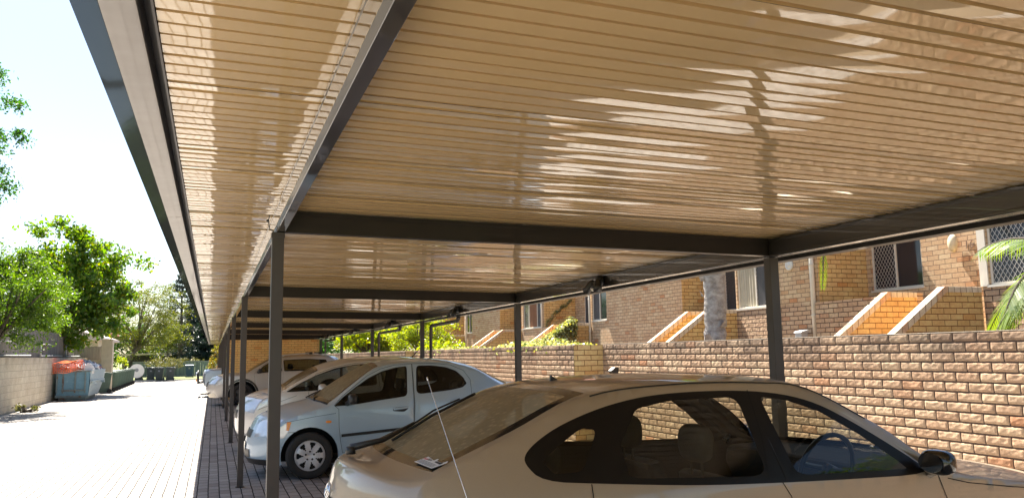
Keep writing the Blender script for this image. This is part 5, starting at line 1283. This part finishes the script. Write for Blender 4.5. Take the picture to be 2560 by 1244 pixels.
m = MB(); m.tube([(10.63, 25.66, 1.4), (10.66, 25.66, 2.35), (11.1, 25.66, 2.9), (11.6, 25.66, 3.25)], .008, 5); m.build('stems', 'bark', r)
# palms
def frond(m, p0, d, L, droop, n=34, leaflet=.42, seed=0):
    q = random.Random(seed); p = Vector(p0); d = Vector(d).normalized(); pts = [p.copy()]; st_ = L / 12
    for k in range(12): d = (d + Vector((0, 0, -droop / 12))).normalized(); p = p + d * st_; pts.append(p.copy())
    m.mat(1); m.tube(pts, [.022 * (1 - i / 14) + .003 for i in range(13)], 5); m.mat(0)
    for k in range(n):
        f = .12 + .88 * k / n; i = min(int(f * 12), 11); a = pts[i].lerp(pts[i + 1], f * 12 - i); tg = (pts[i + 1] - pts[i]).normalized(); sd = tg.cross(Vector((0, 0, 1)))
        if sd.length < .1: sd = Vector((1, 0, 0))
        sd.normalize(); l = leaflet * math.sin(math.pi * min(.97, .22 + f * .75)) ** .6 * q.uniform(.85, 1.1)
        for s_ in (-1, 1):
            dd = (sd * s_ + tg * .75 + Vector((0, 0, -.55 + q.uniform(-.15, .15)))).normalized(); w_ = tg.cross(dd).cross(dd).normalized() * .011; b = a + dd * l * .5 + Vector((0, 0, -.01)); e = a + dd * l + Vector((0, 0, -.06))
            m.poly([a - w_ * .6, b - w_, b + w_, a + w_ * .6]); m.poly([b - w_, e, b + w_])
def palm(label, x, y, z0, z1, rad, fr, seed):
    r = empty('palm_tree', (x, y, z0), label, 'palm'); q = random.Random(seed); m = MB(); n = 30; path = []; rr_ = []
    for k in range(n + 1):
        f = k / n; path.append((x + .02 * math.sin(f * 5), y + .02 * math.cos(f * 4), z0 + (z1 - z0) * f)); rr_.append(rad * (1 + .07 * (k % 2) + q.uniform(-.04, .05) + (.22 * math.exp(-((f - .62) / .10) ** 2))))
    m.tube(path, rr_, 18); 
    me_v = []
    for (a, b, c) in m.v:
        an = math.atan2(b - y, a - x); k = 1 + .05 * math.sin(an * 3 + c * 4) + .03 * math.sin(an * 7 - c * 9) + q.uniform(-.012, .012); me_v.append((x + (a - x) * k, y + (b - y) * k, c))
    m.v = me_v
    for k in range(14):
        an = q.uniform(0, 6.28); zz = z0 + (z1 - z0) * q.uniform(.1, .95); ra = rad * 1.06; p = Vector((x + ra * math.cos(an), y + ra * math.sin(an), zz)); o_ = Vector((math.cos(an), math.sin(an), 0)); t__ = Vector((-math.sin(an), math.cos(an), 0))
        m.poly([p - t__ * .09, p + t__ * .09, p + t__ * .05 + o_ * .05 + Vector((0, 0, .12)), p - t__ * .04 + o_ * .06 + Vector((0, 0, .10))])
    m.build('trunk', 'palm_bark', r, smooth=True, recalc=False)
    for i, (d, L, dr, ln) in enumerate(fr):
        m = MB(); frond(m, (x, y, z1 - .05), d, L, dr, 36, ln, seed + i); m.build('frond', ['leaf_palm', 'bark'], r, recalc=False)
    return r
palm('thick ringed palm trunk rising behind the garden wall in front of the stairs', 8.2, 12.1, 1.3, 4.3, .175, [((math.cos(a), math.sin(a), .8), 2.0, 2.2, .5) for a in np.linspace(0, 6.28, 11)[:-1]], 5)
palm('palm with drooping green fronds at the right edge above the wall', 8.72, 5.98, 1.3, 2.38, .13, [((-.30, 1, .25), 1.45, 2.1, .50), ((-.55, .9, .1), 1.3, 1.8, .50), ((-.05, 1, .30), 1.5, 1.7, .48), ((-.9, .1, .6), 1.3, 2.0, .5), ((.8, .5, .8), 1.4, 1.8, .5), ((.3, -.9, .7), 1.4, 1.9, .5), ((-.5, -.8, .7), 1.4, 1.9, .5), ((-.1, .8, 1.1), 1.3, 1.5, .45)], 9)
tree('leafy_tree', 'leafy garden tree beside the terrace, seen only as a reflection in the near car window', 'tree', (12.5, -4.2, 0), (12, -4.2, 4.3), (2.6, 2.2, 2.2), 14000, 160, .16, 'leaf_bright', 121, .14, .4, .6, .4, .3)
r = empty('hanging_frond', (9.9, 11.2, 3.9), 'yellowing palm frond tip hanging down in front of the brick corner', 'palm frond')
m = MB(); frond(m, (9.5, 10.74, 3.42), (-.05, .1, -1), .95, .3, 13, .17, 77); m.build('leaflets', ['leaf_palm', 'bark'], r, recalc=False)
